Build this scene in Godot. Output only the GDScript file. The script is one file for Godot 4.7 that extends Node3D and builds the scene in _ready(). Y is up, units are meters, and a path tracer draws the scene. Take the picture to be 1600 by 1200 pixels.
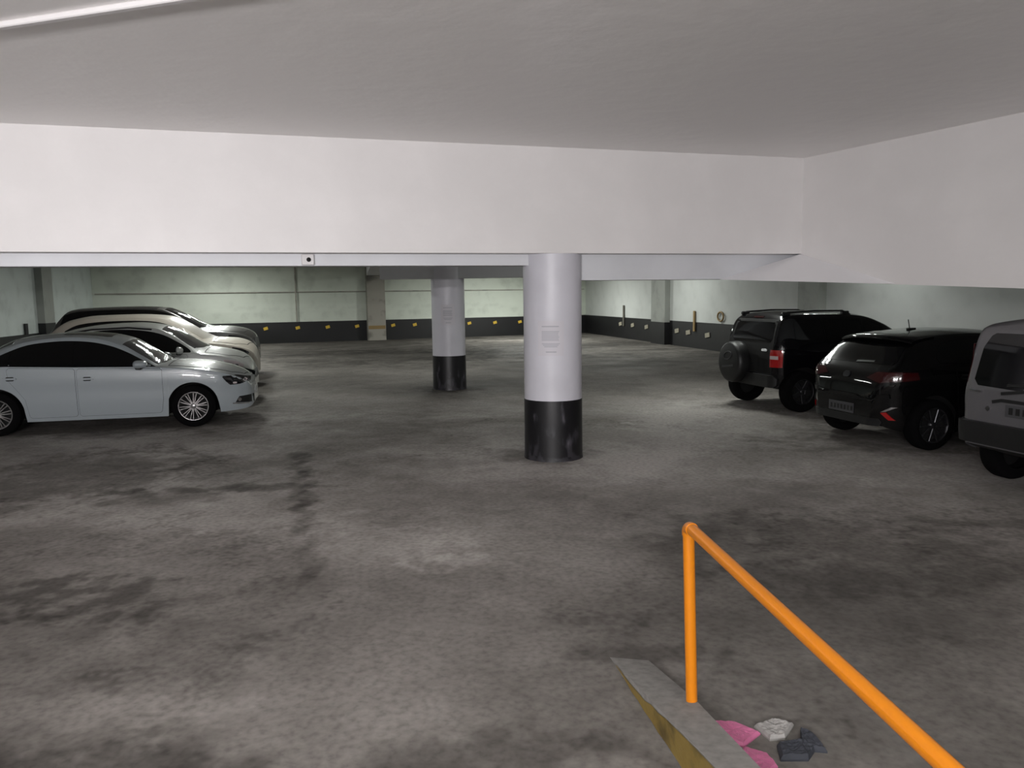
extends Node3D

# ---------------------------------------------------------------- where the lamps hang: [x, z, turn in degrees, energy]
const HALL_LAMPS := [
	[-2.5, 3.42, 29.0, 17.5, "twin tube wall light behind the viewer, the left of three"],
	[-0.7, 3.42, 29.0, 19.0, "twin tube wall light behind the viewer, second of three"],
	[2.8, 3.49, 4.0, 4.0, "twin tube wall light behind the viewer, the right of three"],
]
const GARAGE_LAMPS := [
	[1.2, 0.9, 30.0, 4.5, "twin tube ceiling light over the entrance, behind the viewer"],
	[-6.2, -16.6, -83.0, 3.0, "added unseen tube light that brightens the bonnets of the left row"],  # fill added over the left row to lift its bonnets
	[-8.1, -21.0, -83.0, 7.0, "twin tube ceiling light above the left row, nearest of three"],
	[-9.1, -24.2, -83.0, 7.0, "twin tube ceiling light above the left row, second of three"],
	[-11.3, -30.5, -83.0, 8.0, "twin tube ceiling light above the left row, farthest of three"],
	[-1.4, -21.5, 15.0, 4.0, "twin tube ceiling light over the aisle behind the far column"],
	[1.0, -33.5, 20.0, 25.0, "twin tube ceiling light near the far wall on the right"],
	[4.0, -27.0, 60.0, 7.0, "twin tube ceiling light near the right wall"],
	[7.2, -17.0, -77.0, 1.4, "added unseen tube light that brightens the right wall beyond the off-roader"],  # extra fill, added to brighten the right wall
	[3.6, -14.2, 15.0, 3.0, "twin tube ceiling light in front of the parked dark cars"],
]
const CEILING := 3.56
var hall_colour := Color(1.0, 0.985, 0.993)
var garage_colour := Color(0.985, 1.0, 0.975)

var used := {}
var M := {}


func _ready() -> void:
	var cam := Camera3D.new()
	cam.name = "camera"
	cam.fov = 53.1301
	cam.near = 0.05
	cam.far = 200.0
	add_child(cam)
	cam.transform = Transform3D(Basis(Vector3.RIGHT, deg_to_rad(-6.485)) * Basis(Vector3.BACK, deg_to_rad(-0.802)), Vector3(0, 1.92, 0))
	cam.current = true
	var we := WorldEnvironment.new()
	we.name = "environment"
	var env := Environment.new()
	env.background_mode = Environment.BG_COLOR
	env.background_color = Color(0, 0, 0)
	env.tonemap_mode = Environment.TONE_MAPPER_LINEAR
	env.tonemap_exposure = 1.0
	env.sdfgi_enabled = true
	env.ssao_enabled = true
	env.ssil_enabled = true
	we.environment = env
	add_child(we)
	make_materials()
	for a in HALL_LAMPS:
		tube_light(Vector3(a[0], 2.38, a[1]), a[2], a[3], a[4], "wall lights behind the viewer", true)
	for a in GARAGE_LAMPS:
		tube_light(Vector3(a[0], CEILING - 0.001, a[1]), a[2], a[3], a[4], "ceiling lights over the parking area")
	build_shell()
	build_columns()
	build_wall_things()
	build_handrail()
	build_cars()
	build_debris()


# ================================================================ helpers
class MB extends RefCounted:
	var v := PackedVector3Array()
	var n := PackedVector3Array()
	var uv := PackedVector2Array()
	var ix := PackedInt32Array()

	func tri(a: Vector3, b: Vector3, c: Vector3, hint: Vector3) -> void:
		var g := (b - a).cross(c - a)
		if g.length_squared() < 1e-16:
			return
		g = g.normalized()
		var k := v.size()
		if g.dot(hint) < 0.0:
			g = -g
			v.append_array([a, b, c])
		else:
			v.append_array([a, c, b])
		for i in 3:
			n.append(g)
			uv.append(Vector2.ZERO)
			ix.append(k + i)

	func trin(p: Array, q: Array) -> void:
		# three points with a normal each
		var g: Vector3 = (p[1] - p[0]).cross(p[2] - p[0])
		if g.length_squared() < 1e-18:
			return
		var k := v.size()
		var order := [0, 1, 2] if g.dot(q[0]) < 0.0 else [0, 2, 1]
		for i in order:
			v.append(p[i])
			n.append(q[i])
			uv.append(Vector2.ZERO)
		ix.append_array([k, k + 1, k + 2])

	func quad(a: Vector3, b: Vector3, c: Vector3, d: Vector3, hint: Vector3) -> void:
		tri(a, b, c, hint)
		tri(a, c, d, hint)

	func grid(p: Array, centre: Variant = null, wrap := false) -> void:
		# rows of points, smooth; normals point away from the centre (a point, or an array with one per row)
		var rows: int = p.size()
		var cols: int = p[0].size()
		var nn := []
		for i in rows:
			var z := PackedVector3Array()
			z.resize(cols)
			nn.append(z)
		for i in rows - 1:
			for j in cols - 1:
				var a: Vector3 = p[i][j]
				var b: Vector3 = p[i][j + 1]
				var c: Vector3 = p[i + 1][j + 1]
				var d: Vector3 = p[i + 1][j]
				var g := (c - a).cross(d - b)
				nn[i][j] += g
				nn[i][j + 1] += g
				nn[i + 1][j + 1] += g
				nn[i + 1][j] += g
		if wrap:
			for i in rows:
				var s: Vector3 = nn[i][0] + nn[i][cols - 1]
				nn[i][0] = s
				nn[i][cols - 1] = s
		var vote := 0.0
		for i in rows:
			for j in cols:
				var cc: Vector3 = Vector3.ZERO
				if centre is Array:
					cc = centre[i]
				elif centre != null:
					cc = centre
				vote += nn[i][j].dot(p[i][j] - cc)
		var sgn := 1.0 if vote >= 0.0 else -1.0
		var k := v.size()
		for i in rows:
			for j in cols:
				v.append(p[i][j])
				var q: Vector3 = nn[i][j]
				n.append((q * sgn).normalized() if q.length_squared() > 1e-20 else Vector3.UP)
				uv.append(Vector2(float(j) / (cols - 1), float(i) / (rows - 1)))
		for i in rows - 1:
			for j in cols - 1:
				var a := k + i * cols + j
				var b := a + 1
				var c := a + cols + 1
				var d := a + cols
				if sgn < 0.0:
					ix.append_array([a, b, c, a, c, d])
				else:
					ix.append_array([a, c, b, a, d, c])

	func bevel_box(t: Transform3D, size: Vector3, e: float) -> void:
		var h := size * 0.5
		e = minf(e, minf(h.x, minf(h.y, h.z)) * 0.9)
		var o := t.origin
		for ax in 3:
			for s in [-1.0, 1.0]:
				var q := []
				var u := (ax + 1) % 3
				var w := (ax + 2) % 3
				for k in [[-1, -1], [1, -1], [1, 1], [-1, 1]]:
					var c := Vector3.ZERO
					c[ax] = s * h[ax]
					c[u] = k[0] * (h[u] - e)
					c[w] = k[1] * (h[w] - e)
					q.append(t * c)
				var nd := Vector3.ZERO
				nd[ax] = s
				quad(q[0], q[1], q[2], q[3], t.basis * nd)
		for ax in 3:
			var u := (ax + 1) % 3
			var w := (ax + 2) % 3
			for su in [-1.0, 1.0]:
				for sw in [-1.0, 1.0]:
					var q := []
					for k in [[-1.0, 0], [1.0, 0], [1.0, 1], [-1.0, 1]]:
						var c := Vector3.ZERO
						c[ax] = k[0] * (h[ax] - e)
						c[u] = su * (h[u] - (e if k[1] else 0.0))
						c[w] = sw * (h[w] - (0.0 if k[1] else e))
						q.append(t * c)
					var nd := Vector3.ZERO
					nd[u] = su
					nd[w] = sw
					quad(q[0], q[1], q[2], q[3], t.basis * nd)
		for sx in [-1.0, 1.0]:
			for sy in [-1.0, 1.0]:
				for sz in [-1.0, 1.0]:
					var sg := Vector3(sx, sy, sz)
					var q := []
					for ax in 3:
						var c := sg * (h - Vector3.ONE * e)
						c[ax] = sg[ax] * h[ax]
						q.append(t * c)
					tri(q[0], q[1], q[2], t.basis * sg)

	func box(c: Vector3, size: Vector3, e := 0.004) -> void:
		bevel_box(Transform3D(Basis(), c), size, e)

	func tube(pts: Array, r: float, seg := 14, caps := true) -> void:
		var rows := []
		var centres := []
		var prev := Vector3.ZERO
		for i in pts.size():
			var d: Vector3 = (pts[mini(i + 1, pts.size() - 1)] - pts[maxi(i - 1, 0)]).normalized()
			var a: Vector3 = d.cross(Vector3(0.31, 0.2, 0.93)).normalized() if prev == Vector3.ZERO else (prev - d * prev.dot(d)).normalized()
			prev = a
			var b: Vector3 = d.cross(a)
			var row := PackedVector3Array()
			for j in seg + 1:
				var t := TAU * j / seg
				row.append(pts[i] + (a * cos(t) + b * sin(t)) * r)
			rows.append(row)
			centres.append(pts[i])
		grid(rows, centres, true)
		if caps:
			for e in [0, pts.size() - 1]:
				var d: Vector3 = (pts[0] - pts[1]) if e == 0 else (pts[e] - pts[e - 1])
				for j in seg:
					tri(pts[e], rows[e][j], rows[e][j + 1], d)

	func lathe(prof: Array, t := Transform3D(), seg := 40) -> void:
		# prof: Vector2(radius, height along the local y axis)
		var rows := []
		var cen := []
		var mid := 0.0
		for q in prof:
			mid += q.y
		mid /= prof.size()
		for q in prof:
			var row := PackedVector3Array()
			for j in seg + 1:
				var a := TAU * j / seg
				row.append(t * Vector3(cos(a) * q.x, q.y, sin(a) * q.x))
			rows.append(row)
			cen.append(t * Vector3(0, mid, 0))
		grid(rows, cen, true)

	func prism(poly: PackedVector2Array, y0: float, y1: float, t := Transform3D()) -> void:
		# outline in local x, z; swept along local y
		var k := Geometry2D.triangulate_polygon(poly)
		for i in range(0, k.size(), 3):
			for y in [y0, y1]:
				var q := []
				for j in 3:
					var c: Vector2 = poly[k[i + j]]
					q.append(t * Vector3(c.x, y, c.y))
				tri(q[0], q[1], q[2], t.basis * Vector3(0, -1 if y == y0 else 1, 0))
		var cw := Geometry2D.is_polygon_clockwise(poly)
		for i in poly.size():
			var a := poly[i]
			var b := poly[(i + 1) % poly.size()]
			var nd := Vector3(b.y - a.y, 0, a.x - b.x)
			quad(t * Vector3(a.x, y0, a.y), t * Vector3(b.x, y0, b.y), t * Vector3(b.x, y1, b.y), t * Vector3(a.x, y1, a.y), t.basis * (-nd if cw else nd))

	func solid(c: Array, faces: Array) -> void:
		var mid := Vector3.ZERO
		for q in c:
			mid += q
		mid /= c.size()
		for f in faces:
			var fm := Vector3.ZERO
			for i in f:
				fm += c[i]
			fm /= f.size()
			for i in range(1, f.size() - 1):
				tri(c[f[0]], c[f[i]], c[f[i + 1]], fm - mid)

	func mesh() -> ArrayMesh:
		var a := []
		a.resize(Mesh.ARRAY_MAX)
		a[Mesh.ARRAY_VERTEX] = v
		a[Mesh.ARRAY_NORMAL] = n
		a[Mesh.ARRAY_TEX_UV] = uv
		a[Mesh.ARRAY_INDEX] = ix
		var m := ArrayMesh.new()
		m.add_surface_from_arrays(Mesh.PRIMITIVE_TRIANGLES, a)
		return m


func numbered(called: String) -> String:
	if not used.has(called):
		used[called] = 0
		return called
	used[called] += 1
	return "%s_%03d" % [called, used[called]]


func put(called: String, mb: MB, mat: Material, parent: Node = null) -> MeshInstance3D:
	return put_mesh(called, mb.mesh(), mat, parent)


func put_mesh(called: String, mesh: Mesh, mat: Material, parent: Node = null) -> MeshInstance3D:
	var o := MeshInstance3D.new()
	o.name = numbered(called) if parent == null else called
	o.mesh = mesh
	o.material_override = mat
	o.cast_shadow = GeometryInstance3D.SHADOW_CASTING_SETTING_ON
	(self if parent == null else parent).add_child(o, true)
	return o


func struct(called: String, mb: MB, mat: Material) -> MeshInstance3D:
	var o := put(called, mb, mat)
	o.set_meta("kind", "structure")
	return o


func tag(o: Node, label: String, category: String, group := "") -> Node:
	o.set_meta("label", label)
	o.set_meta("category", category)
	if group:
		o.set_meta("group", group)
	return o


func thing(called: String, label: String, category: String, at := Vector3.ZERO, turn := 0.0, group := "") -> Node3D:
	var o := Node3D.new()
	o.name = numbered(called)
	add_child(o)
	o.position = at
	o.rotation.y = turn
	tag(o, label, category, group)
	return o


func slab(a: Vector2, b: Vector2, y0: float, y1: float, out: Vector2, thick: float) -> MB:
	# an upright wall whose visible face runs from a to b (x, z); its thickness lies towards «out»
	var e := (b - a).normalized()
	var nn := Vector2(e.y, -e.x)
	if nn.dot(out) < 0.0:
		nn = -nn
	var m := MB.new()
	m.prism(PackedVector2Array([a, b, b + nn * thick, a + nn * thick]), y0, y1)
	return m


# ================================================================ materials
func noise_tex(freq: float, kind := FastNoiseLite.TYPE_SIMPLEX_SMOOTH, octaves := 4, lo := Color(0, 0, 0), hi := Color(1, 1, 1), sd := 1, size := 512, mids := []) -> NoiseTexture2D:
	var f := FastNoiseLite.new()
	f.seed = sd
	f.noise_type = kind
	f.frequency = freq
	f.fractal_octaves = octaves
	var t := NoiseTexture2D.new()
	t.width = size
	t.height = size
	t.seamless = true
	t.noise = f
	var g := Gradient.new()
	g.offsets = PackedFloat32Array([0.0, 1.0])
	g.colors = PackedColorArray([lo, hi])
	for k in mids:
		g.add_point(k[0], k[1])
	t.color_ramp = g
	return t


func plain(c: Color, rough := 0.6, metal := 0.0, coat := 0.0) -> StandardMaterial3D:
	var m := StandardMaterial3D.new()
	m.albedo_color = c
	m.roughness = rough
	m.metallic = metal
	if coat > 0.0:
		m.clearcoat_enabled = true
		m.clearcoat = coat
		m.clearcoat_roughness = 0.03
	return m


func wall_paint(c: Color, sd: int, dirt := 0.86, rough := 0.5, bump := 0.15) -> StandardMaterial3D:
	var m := plain(c, rough)
	m.albedo_texture = noise_tex(0.006, FastNoiseLite.TYPE_SIMPLEX_SMOOTH, 5, Color(dirt, dirt, dirt), Color(1, 1, 1), sd, 512, [[0.42, Color(0.97, 0.97, 0.97)]])
	m.uv1_triplanar = true
	m.uv1_world_triplanar = true
	m.uv1_scale = Vector3.ONE * 0.31
	m.heightmap_enabled = true
	m.heightmap_scale = bump
	m.heightmap_texture = noise_tex(0.02, FastNoiseLite.TYPE_SIMPLEX_SMOOTH, 4, Color(0, 0, 0), Color(1, 1, 1), sd + 50, 512)
	return m


func make_materials() -> void:
	M.fascia = wall_paint(Color(0.90, 0.888, 0.885), 3, 0.96)
	M.beam = wall_paint(Color(0.85, 0.855, 0.87), 4, 0.92)
	M.wall = wall_paint(Color(0.80, 0.825, 0.78), 5, 0.84)
	M.side_wall = wall_paint(Color(0.74, 0.75, 0.74), 6, 0.91)
	M.left_wall = wall_paint(Color(0.78, 0.81, 0.80), 7, 0.86)
	M.pilaster = wall_paint(Color(0.60, 0.585, 0.55), 8, 0.45)
	M.pilaster_side = wall_paint(Color(0.58, 0.59, 0.57), 12, 0.8)
	M.column = wall_paint(Color(0.82, 0.815, 0.845), 9, 0.93, 0.42)
	M.black_paint = wall_paint(Color(0.06, 0.058, 0.075), 10, 0.6, 0.4, 0.3)
	M.black_band = wall_paint(Color(0.055, 0.052, 0.064), 11, 0.55, 0.5)
	# ceiling: hand-trowelled plaster with a satin paint
	var c := plain(Color(0.94, 0.93, 0.925), 0.38)
	c.uv1_triplanar = true
	c.uv1_world_triplanar = true
	c.uv1_scale = Vector3.ONE * 0.24
	c.heightmap_enabled = true
	c.heightmap_scale = 0.4
	c.heightmap_texture = noise_tex(0.011, FastNoiseLite.TYPE_SIMPLEX_SMOOTH, 6, Color(0, 0, 0), Color(1, 1, 1), 21, 1024)
	M.ceiling = c
	# floor
	var f := plain(Color(0.74, 0.725, 0.70), 0.9)
	f.metallic_specular = 0.25
	f.albedo_texture = noise_tex(0.045, FastNoiseLite.TYPE_SIMPLEX_SMOOTH, 6, Color(0.78, 0.78, 0.78), Color(1, 1, 1), 31, 1024, [[0.4, Color(0.90, 0.90, 0.90)]])
	f.heightmap_enabled = true
	f.heightmap_scale = 0.12
	f.heightmap_texture = noise_tex(0.03, FastNoiseLite.TYPE_SIMPLEX_SMOOTH, 6, Color(0, 0, 0), Color(1, 1, 1), 32, 1024)
	f.roughness_texture = noise_tex(0.008, FastNoiseLite.TYPE_SIMPLEX_SMOOTH, 4, Color(0.75, 0.75, 0.75), Color(1, 1, 1), 33, 256)
	f.detail_enabled = true
	f.detail_blend_mode = BaseMaterial3D.BLEND_MODE_MUL
	f.detail_uv_layer = BaseMaterial3D.DETAIL_UV_2
	f.detail_albedo = stains_and_light()
	M.floor = f
	M.concrete = f.duplicate()
	M.concrete.detail_enabled = false
	M.concrete.albedo_color = Color(0.55, 0.54, 0.525)
	M.concrete.uv1_triplanar = true
	M.concrete.uv1_world_triplanar = true
	M.concrete.uv1_scale = Vector3.ONE * 0.33
	var y := wall_paint(Color(0.49, 0.41, 0.20), 41, 0.55)
	y.uv1_scale = Vector3.ONE * 1.3
	M.kerb_yellow = y
	M.orange = plain(Color(0.75, 0.44, 0.035), 0.34, 0.0, 0.3)
	M.white_plastic = plain(Color(0.85, 0.84, 0.84), 0.5)
	M.dark_plastic = plain(Color(0.05, 0.05, 0.055), 0.5)
	M.yellow_mark = plain(Color(0.80, 0.66, 0.22), 0.5)
	M.dull_mark = plain(Color(0.55, 0.53, 0.47), 0.6)
	M.ochre = plain(Color(0.52, 0.43, 0.27), 0.6)
	M.grey_wood = plain(Color(0.36, 0.35, 0.32), 0.7)
	var t := plain(Color(1, 1, 1), 0.4)
	t.emission_enabled = true
	t.emission = Color(0.97, 1.0, 0.985)
	t.emission_energy_multiplier = 40.0
	M.tube = t
	# cars
	M.white_car = plain(Color(0.575, 0.605, 0.62), 0.35, 0.0, 1.0)
	M.silver_car = plain(Color(0.66, 0.67, 0.655), 0.4, 0.0, 0.8)
	M.beige_car = plain(Color(0.60, 0.575, 0.535), 0.6, 0.0, 0.2)
	M.bronze_car = plain(Color(0.22, 0.215, 0.21), 0.4, 0.1, 1.0)
	M.black_car = plain(Color(0.035, 0.033, 0.045), 0.5, 0.0, 0.8)
	M.black_car.metallic_specular = 0.1
	M.black_hatch = plain(Color(0.04, 0.039, 0.042), 0.5, 0.0, 0.8)
	M.black_hatch.metallic_specular = 0.1
	M.grey_van = plain(Color(0.38, 0.375, 0.385), 0.4, 0.2, 0.5)
	M.glass = plain(Color(0.025, 0.025, 0.032), 0.06)
	M.screen = plain(Color(0.16, 0.165, 0.185), 0.06, 0.0, 0.6)
	M.seam = plain(Color(0.03, 0.03, 0.03), 0.8)
	M.rubber = plain(Color(0.04, 0.038, 0.042), 0.95)
	M.rubber.metallic_specular = 0.2
	M.alloy = plain(Color(0.62, 0.61, 0.61), 0.3, 0.85)
	M.dark_alloy = plain(Color(0.26, 0.26, 0.27), 0.35, 0.8)
	M.under = plain(Color(0.02, 0.02, 0.02), 0.9)
	M.chrome = plain(Color(0.85, 0.85, 0.86), 0.12, 1.0)
	M.red_lamp = plain(Color(0.60, 0.02, 0.03), 0.12, 0.0, 1.0)
	M.dark_red_lamp = plain(Color(0.20, 0.02, 0.03), 0.12, 0.0, 0.7)
	M.clear_lamp = plain(Color(0.7, 0.66, 0.66), 0.15, 0.0, 1.0)
	M.lamp_dark = plain(Color(0.07, 0.07, 0.08), 0.1, 0.0, 1.0)
	M.plate = plain(Color(0.25, 0.25, 0.26), 0.5)
	M.plate_white = plain(Color(0.7, 0.7, 0.7), 0.5)


func stains_and_light() -> ImageTexture:
	# broad worn, oily and dusty patches, darker ovals under things, light painted by depth, in world x -18..14 and z -41..5
	var w := 1024
	var h := 1472
	var layers := []
	for p in [[0.009, 4, 101, 60.0], [0.03, 4, 102, 25.0], [0.11, 4, 103, 0.0], [0.0045, 5, 104, 90.0]]:
		var f := FastNoiseLite.new()
		f.seed = p[2]
		f.noise_type = FastNoiseLite.TYPE_SIMPLEX_SMOOTH
		f.frequency = p[0]
		f.fractal_octaves = p[1]
		if p[3] > 0.0:
			f.domain_warp_enabled = true
			f.domain_warp_amplitude = p[3]
			f.domain_warp_frequency = p[0] * 1.5
		layers.append(f.get_image(w, h).get_data())
	var l0: PackedByteArray = layers[0]
	var l1: PackedByteArray = layers[1]
	var l2: PackedByteArray = layers[2]
	var l3: PackedByteArray = layers[3]
	var val := PackedFloat32Array()
	val.resize(w * h)
	for i in w * h:
		var a := l0[i] / 255.0
		var c := absf(l3[i] / 255.0 - 0.5)
		val[i] = 0.72 + 0.30 * (a - 0.5) + 0.16 * (l1[i] / 255.0 - 0.5) + 0.10 * (l2[i] / 255.0 - 0.5) - (0.10 if c < 0.006 else 0.0)
	# x, z, half width, half length, change, roughness of the edge
	var marks := [
		[-2.8, -4.91, 0.4, 0.30, -0.13, 1.6], [-2.9, -4.7, 0.7, 0.5, -0.05, 0.8], [-2.76, -7.75, 0.75, 0.16, -0.17, 0.5], [-3.4, -7.5, 0.6, 0.3, -0.07, 0.8],
		[-0.96, -5.79, 0.65, 0.40, 0.14, 0.9], [-0.4, -5.5, 0.4, 0.15, 0.10, 1.0], [0.56, -5.17, 0.4, 0.45, 0.09, 0.8], [-0.08, -3.05, 0.5, 0.16, -0.16, 0.5],
		[-1.87, -2.95, 0.7, 0.2, -0.18, 0.4], [-2.0, -3.5, 0.7, 0.17, 0.13, 0.9], [-3.2, -18.5, 1.4, 1.3, 0.12, 0.8], [-2.9, -14.8, 1.3, 0.5, 0.10, 0.9],
		[2.7, -15.66, 1.2, 3.6, 0.12, 0.7], [2.32, -5.72, 1.1, 0.7, -0.08, 0.8], [-0.55, -3.78, 0.3, 0.5, 0.08, 1.2], [-4.86, -8.52, 1.0, 1.2, -0.12, 0.5],
		[-3.7, -6.7, 0.7, 0.3, 0.07, 0.8], [1.6, -9.3, 0.7, 1.6, 0.06, 0.8], 
		[0.49, -9.1, 0.55, 0.5, -0.16, 0.3], [-1.32, -16.2, 0.6, 0.5, -0.14, 0.3], [0.75, -3.95, 0.4, 0.08, -0.10, 0.8], [-4.0, -26.0, 4.0, 3.0, -0.10, 0.8], [1.5, -30.0, 4.0, 5.0, -0.08, 0.8],  # first two: darker ovals round the column feet
		[-6.6, -12.0, 2.4, 0.9, -0.14, 0.3], [-7.2, -14.7, 2.2, 0.9, -0.12, 0.3], [6.0, -13.0, 2.2, 1.0, -0.12, 0.3], [6.2, -10.0, 2.2, 1.0, -0.12, 0.3],  # darker ovals the size of the cars parked over them
	]
	# the old joint that runs up the slab towards the left row
	for i in 26:
		var d := 5.2 + i * 0.17
		marks.append([-0.2815 * d + 0.06 * sin(i * 1.7), -d, 0.05 + 0.05 * (i / 26.0), 0.16, -0.10, 0.5])
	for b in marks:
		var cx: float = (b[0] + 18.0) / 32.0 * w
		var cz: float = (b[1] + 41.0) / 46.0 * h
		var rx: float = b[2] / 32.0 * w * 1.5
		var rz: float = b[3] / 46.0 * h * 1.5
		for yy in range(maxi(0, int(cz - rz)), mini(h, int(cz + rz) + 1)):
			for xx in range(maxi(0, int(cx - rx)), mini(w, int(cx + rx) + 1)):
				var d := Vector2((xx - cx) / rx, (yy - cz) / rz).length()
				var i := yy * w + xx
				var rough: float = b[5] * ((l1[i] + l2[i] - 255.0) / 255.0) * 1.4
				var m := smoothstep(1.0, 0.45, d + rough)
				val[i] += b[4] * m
	var out := PackedByteArray()
	out.resize(w * h * 3)
	# light level painted by depth: near slab darker, middle paler; far end also oily
	var depth_light := PackedFloat32Array()
	for y in h:
		var z := y * 46.0 / h - 41.0
		depth_light.append(lerpf(1.2, 0.74, smoothstep(-11.5, -17.5, z)) if z < -9.0 else lerpf(0.86, 1.2, smoothstep(-4.5, -8.5, z)))
	for i in w * h:
		var q := clampf(val[i] * depth_light[i / w], 0.18, 1.0)
		out[i * 3] = int(255.0 * q)
		out[i * 3 + 1] = int(255.0 * q * (0.985 - 0.03 * (0.7 - q)))
		out[i * 3 + 2] = int(255.0 * q * (0.985 - 0.06 * (0.7 - q)))
	return ImageTexture.create_from_image(Image.create_from_data(w, h, false, Image.FORMAT_RGB8, out))


# ================================================================ lamps
func tube_light(at: Vector3, turn: float, energy: float, label: String, group: String, on_wall := false) -> void:
	# a housing with two tubes, under the ceiling or (turned up) on the wall behind the viewer
	var o := thing("tube_light", label, "light fixture", at, deg_to_rad(turn), group)
	if on_wall:
		o.rotation.x = PI / 2
		var arm := MB.new()
		arm.box(Vector3(0, 0.25, 0), Vector3(0.06, 0.5, 0.06), 0.006)
		put("bracket", arm, M.white_plastic, o)
	var b := MB.new()
	b.box(Vector3(0, -0.03, 0), Vector3(1.28, 0.06, 0.36), 0.012)
	for s in [-1.0, 1.0]:
		for e in [-1.0, 1.0]:
			b.box(Vector3(e * 0.615, -0.075, s * 0.13), Vector3(0.025, 0.05, 0.03), 0.004)
	put("housing", b, M.white_plastic, o)
	for s in [-1.0, 1.0]:
		var t := MB.new()
		t.tube([Vector3(-0.6, -0.085, s * 0.13), Vector3(0.6, -0.085, s * 0.13)], 0.013, 12)
		put("tube", t, M.tube, o)
		var l := AreaLight3D.new()
		l.name = "tube_glow"
		l.area_size = Vector2(1.15, 0.05)
		l.light_energy = energy
		l.light_color = hall_colour if on_wall else garage_colour
		l.area_range = 60.0
		l.area_attenuation = 2.0
		l.shadow_enabled = true
		o.add_child(l, true)
		l.position = Vector3(0, -0.102, s * 0.13)
		l.rotation.x = -PI / 2


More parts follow.
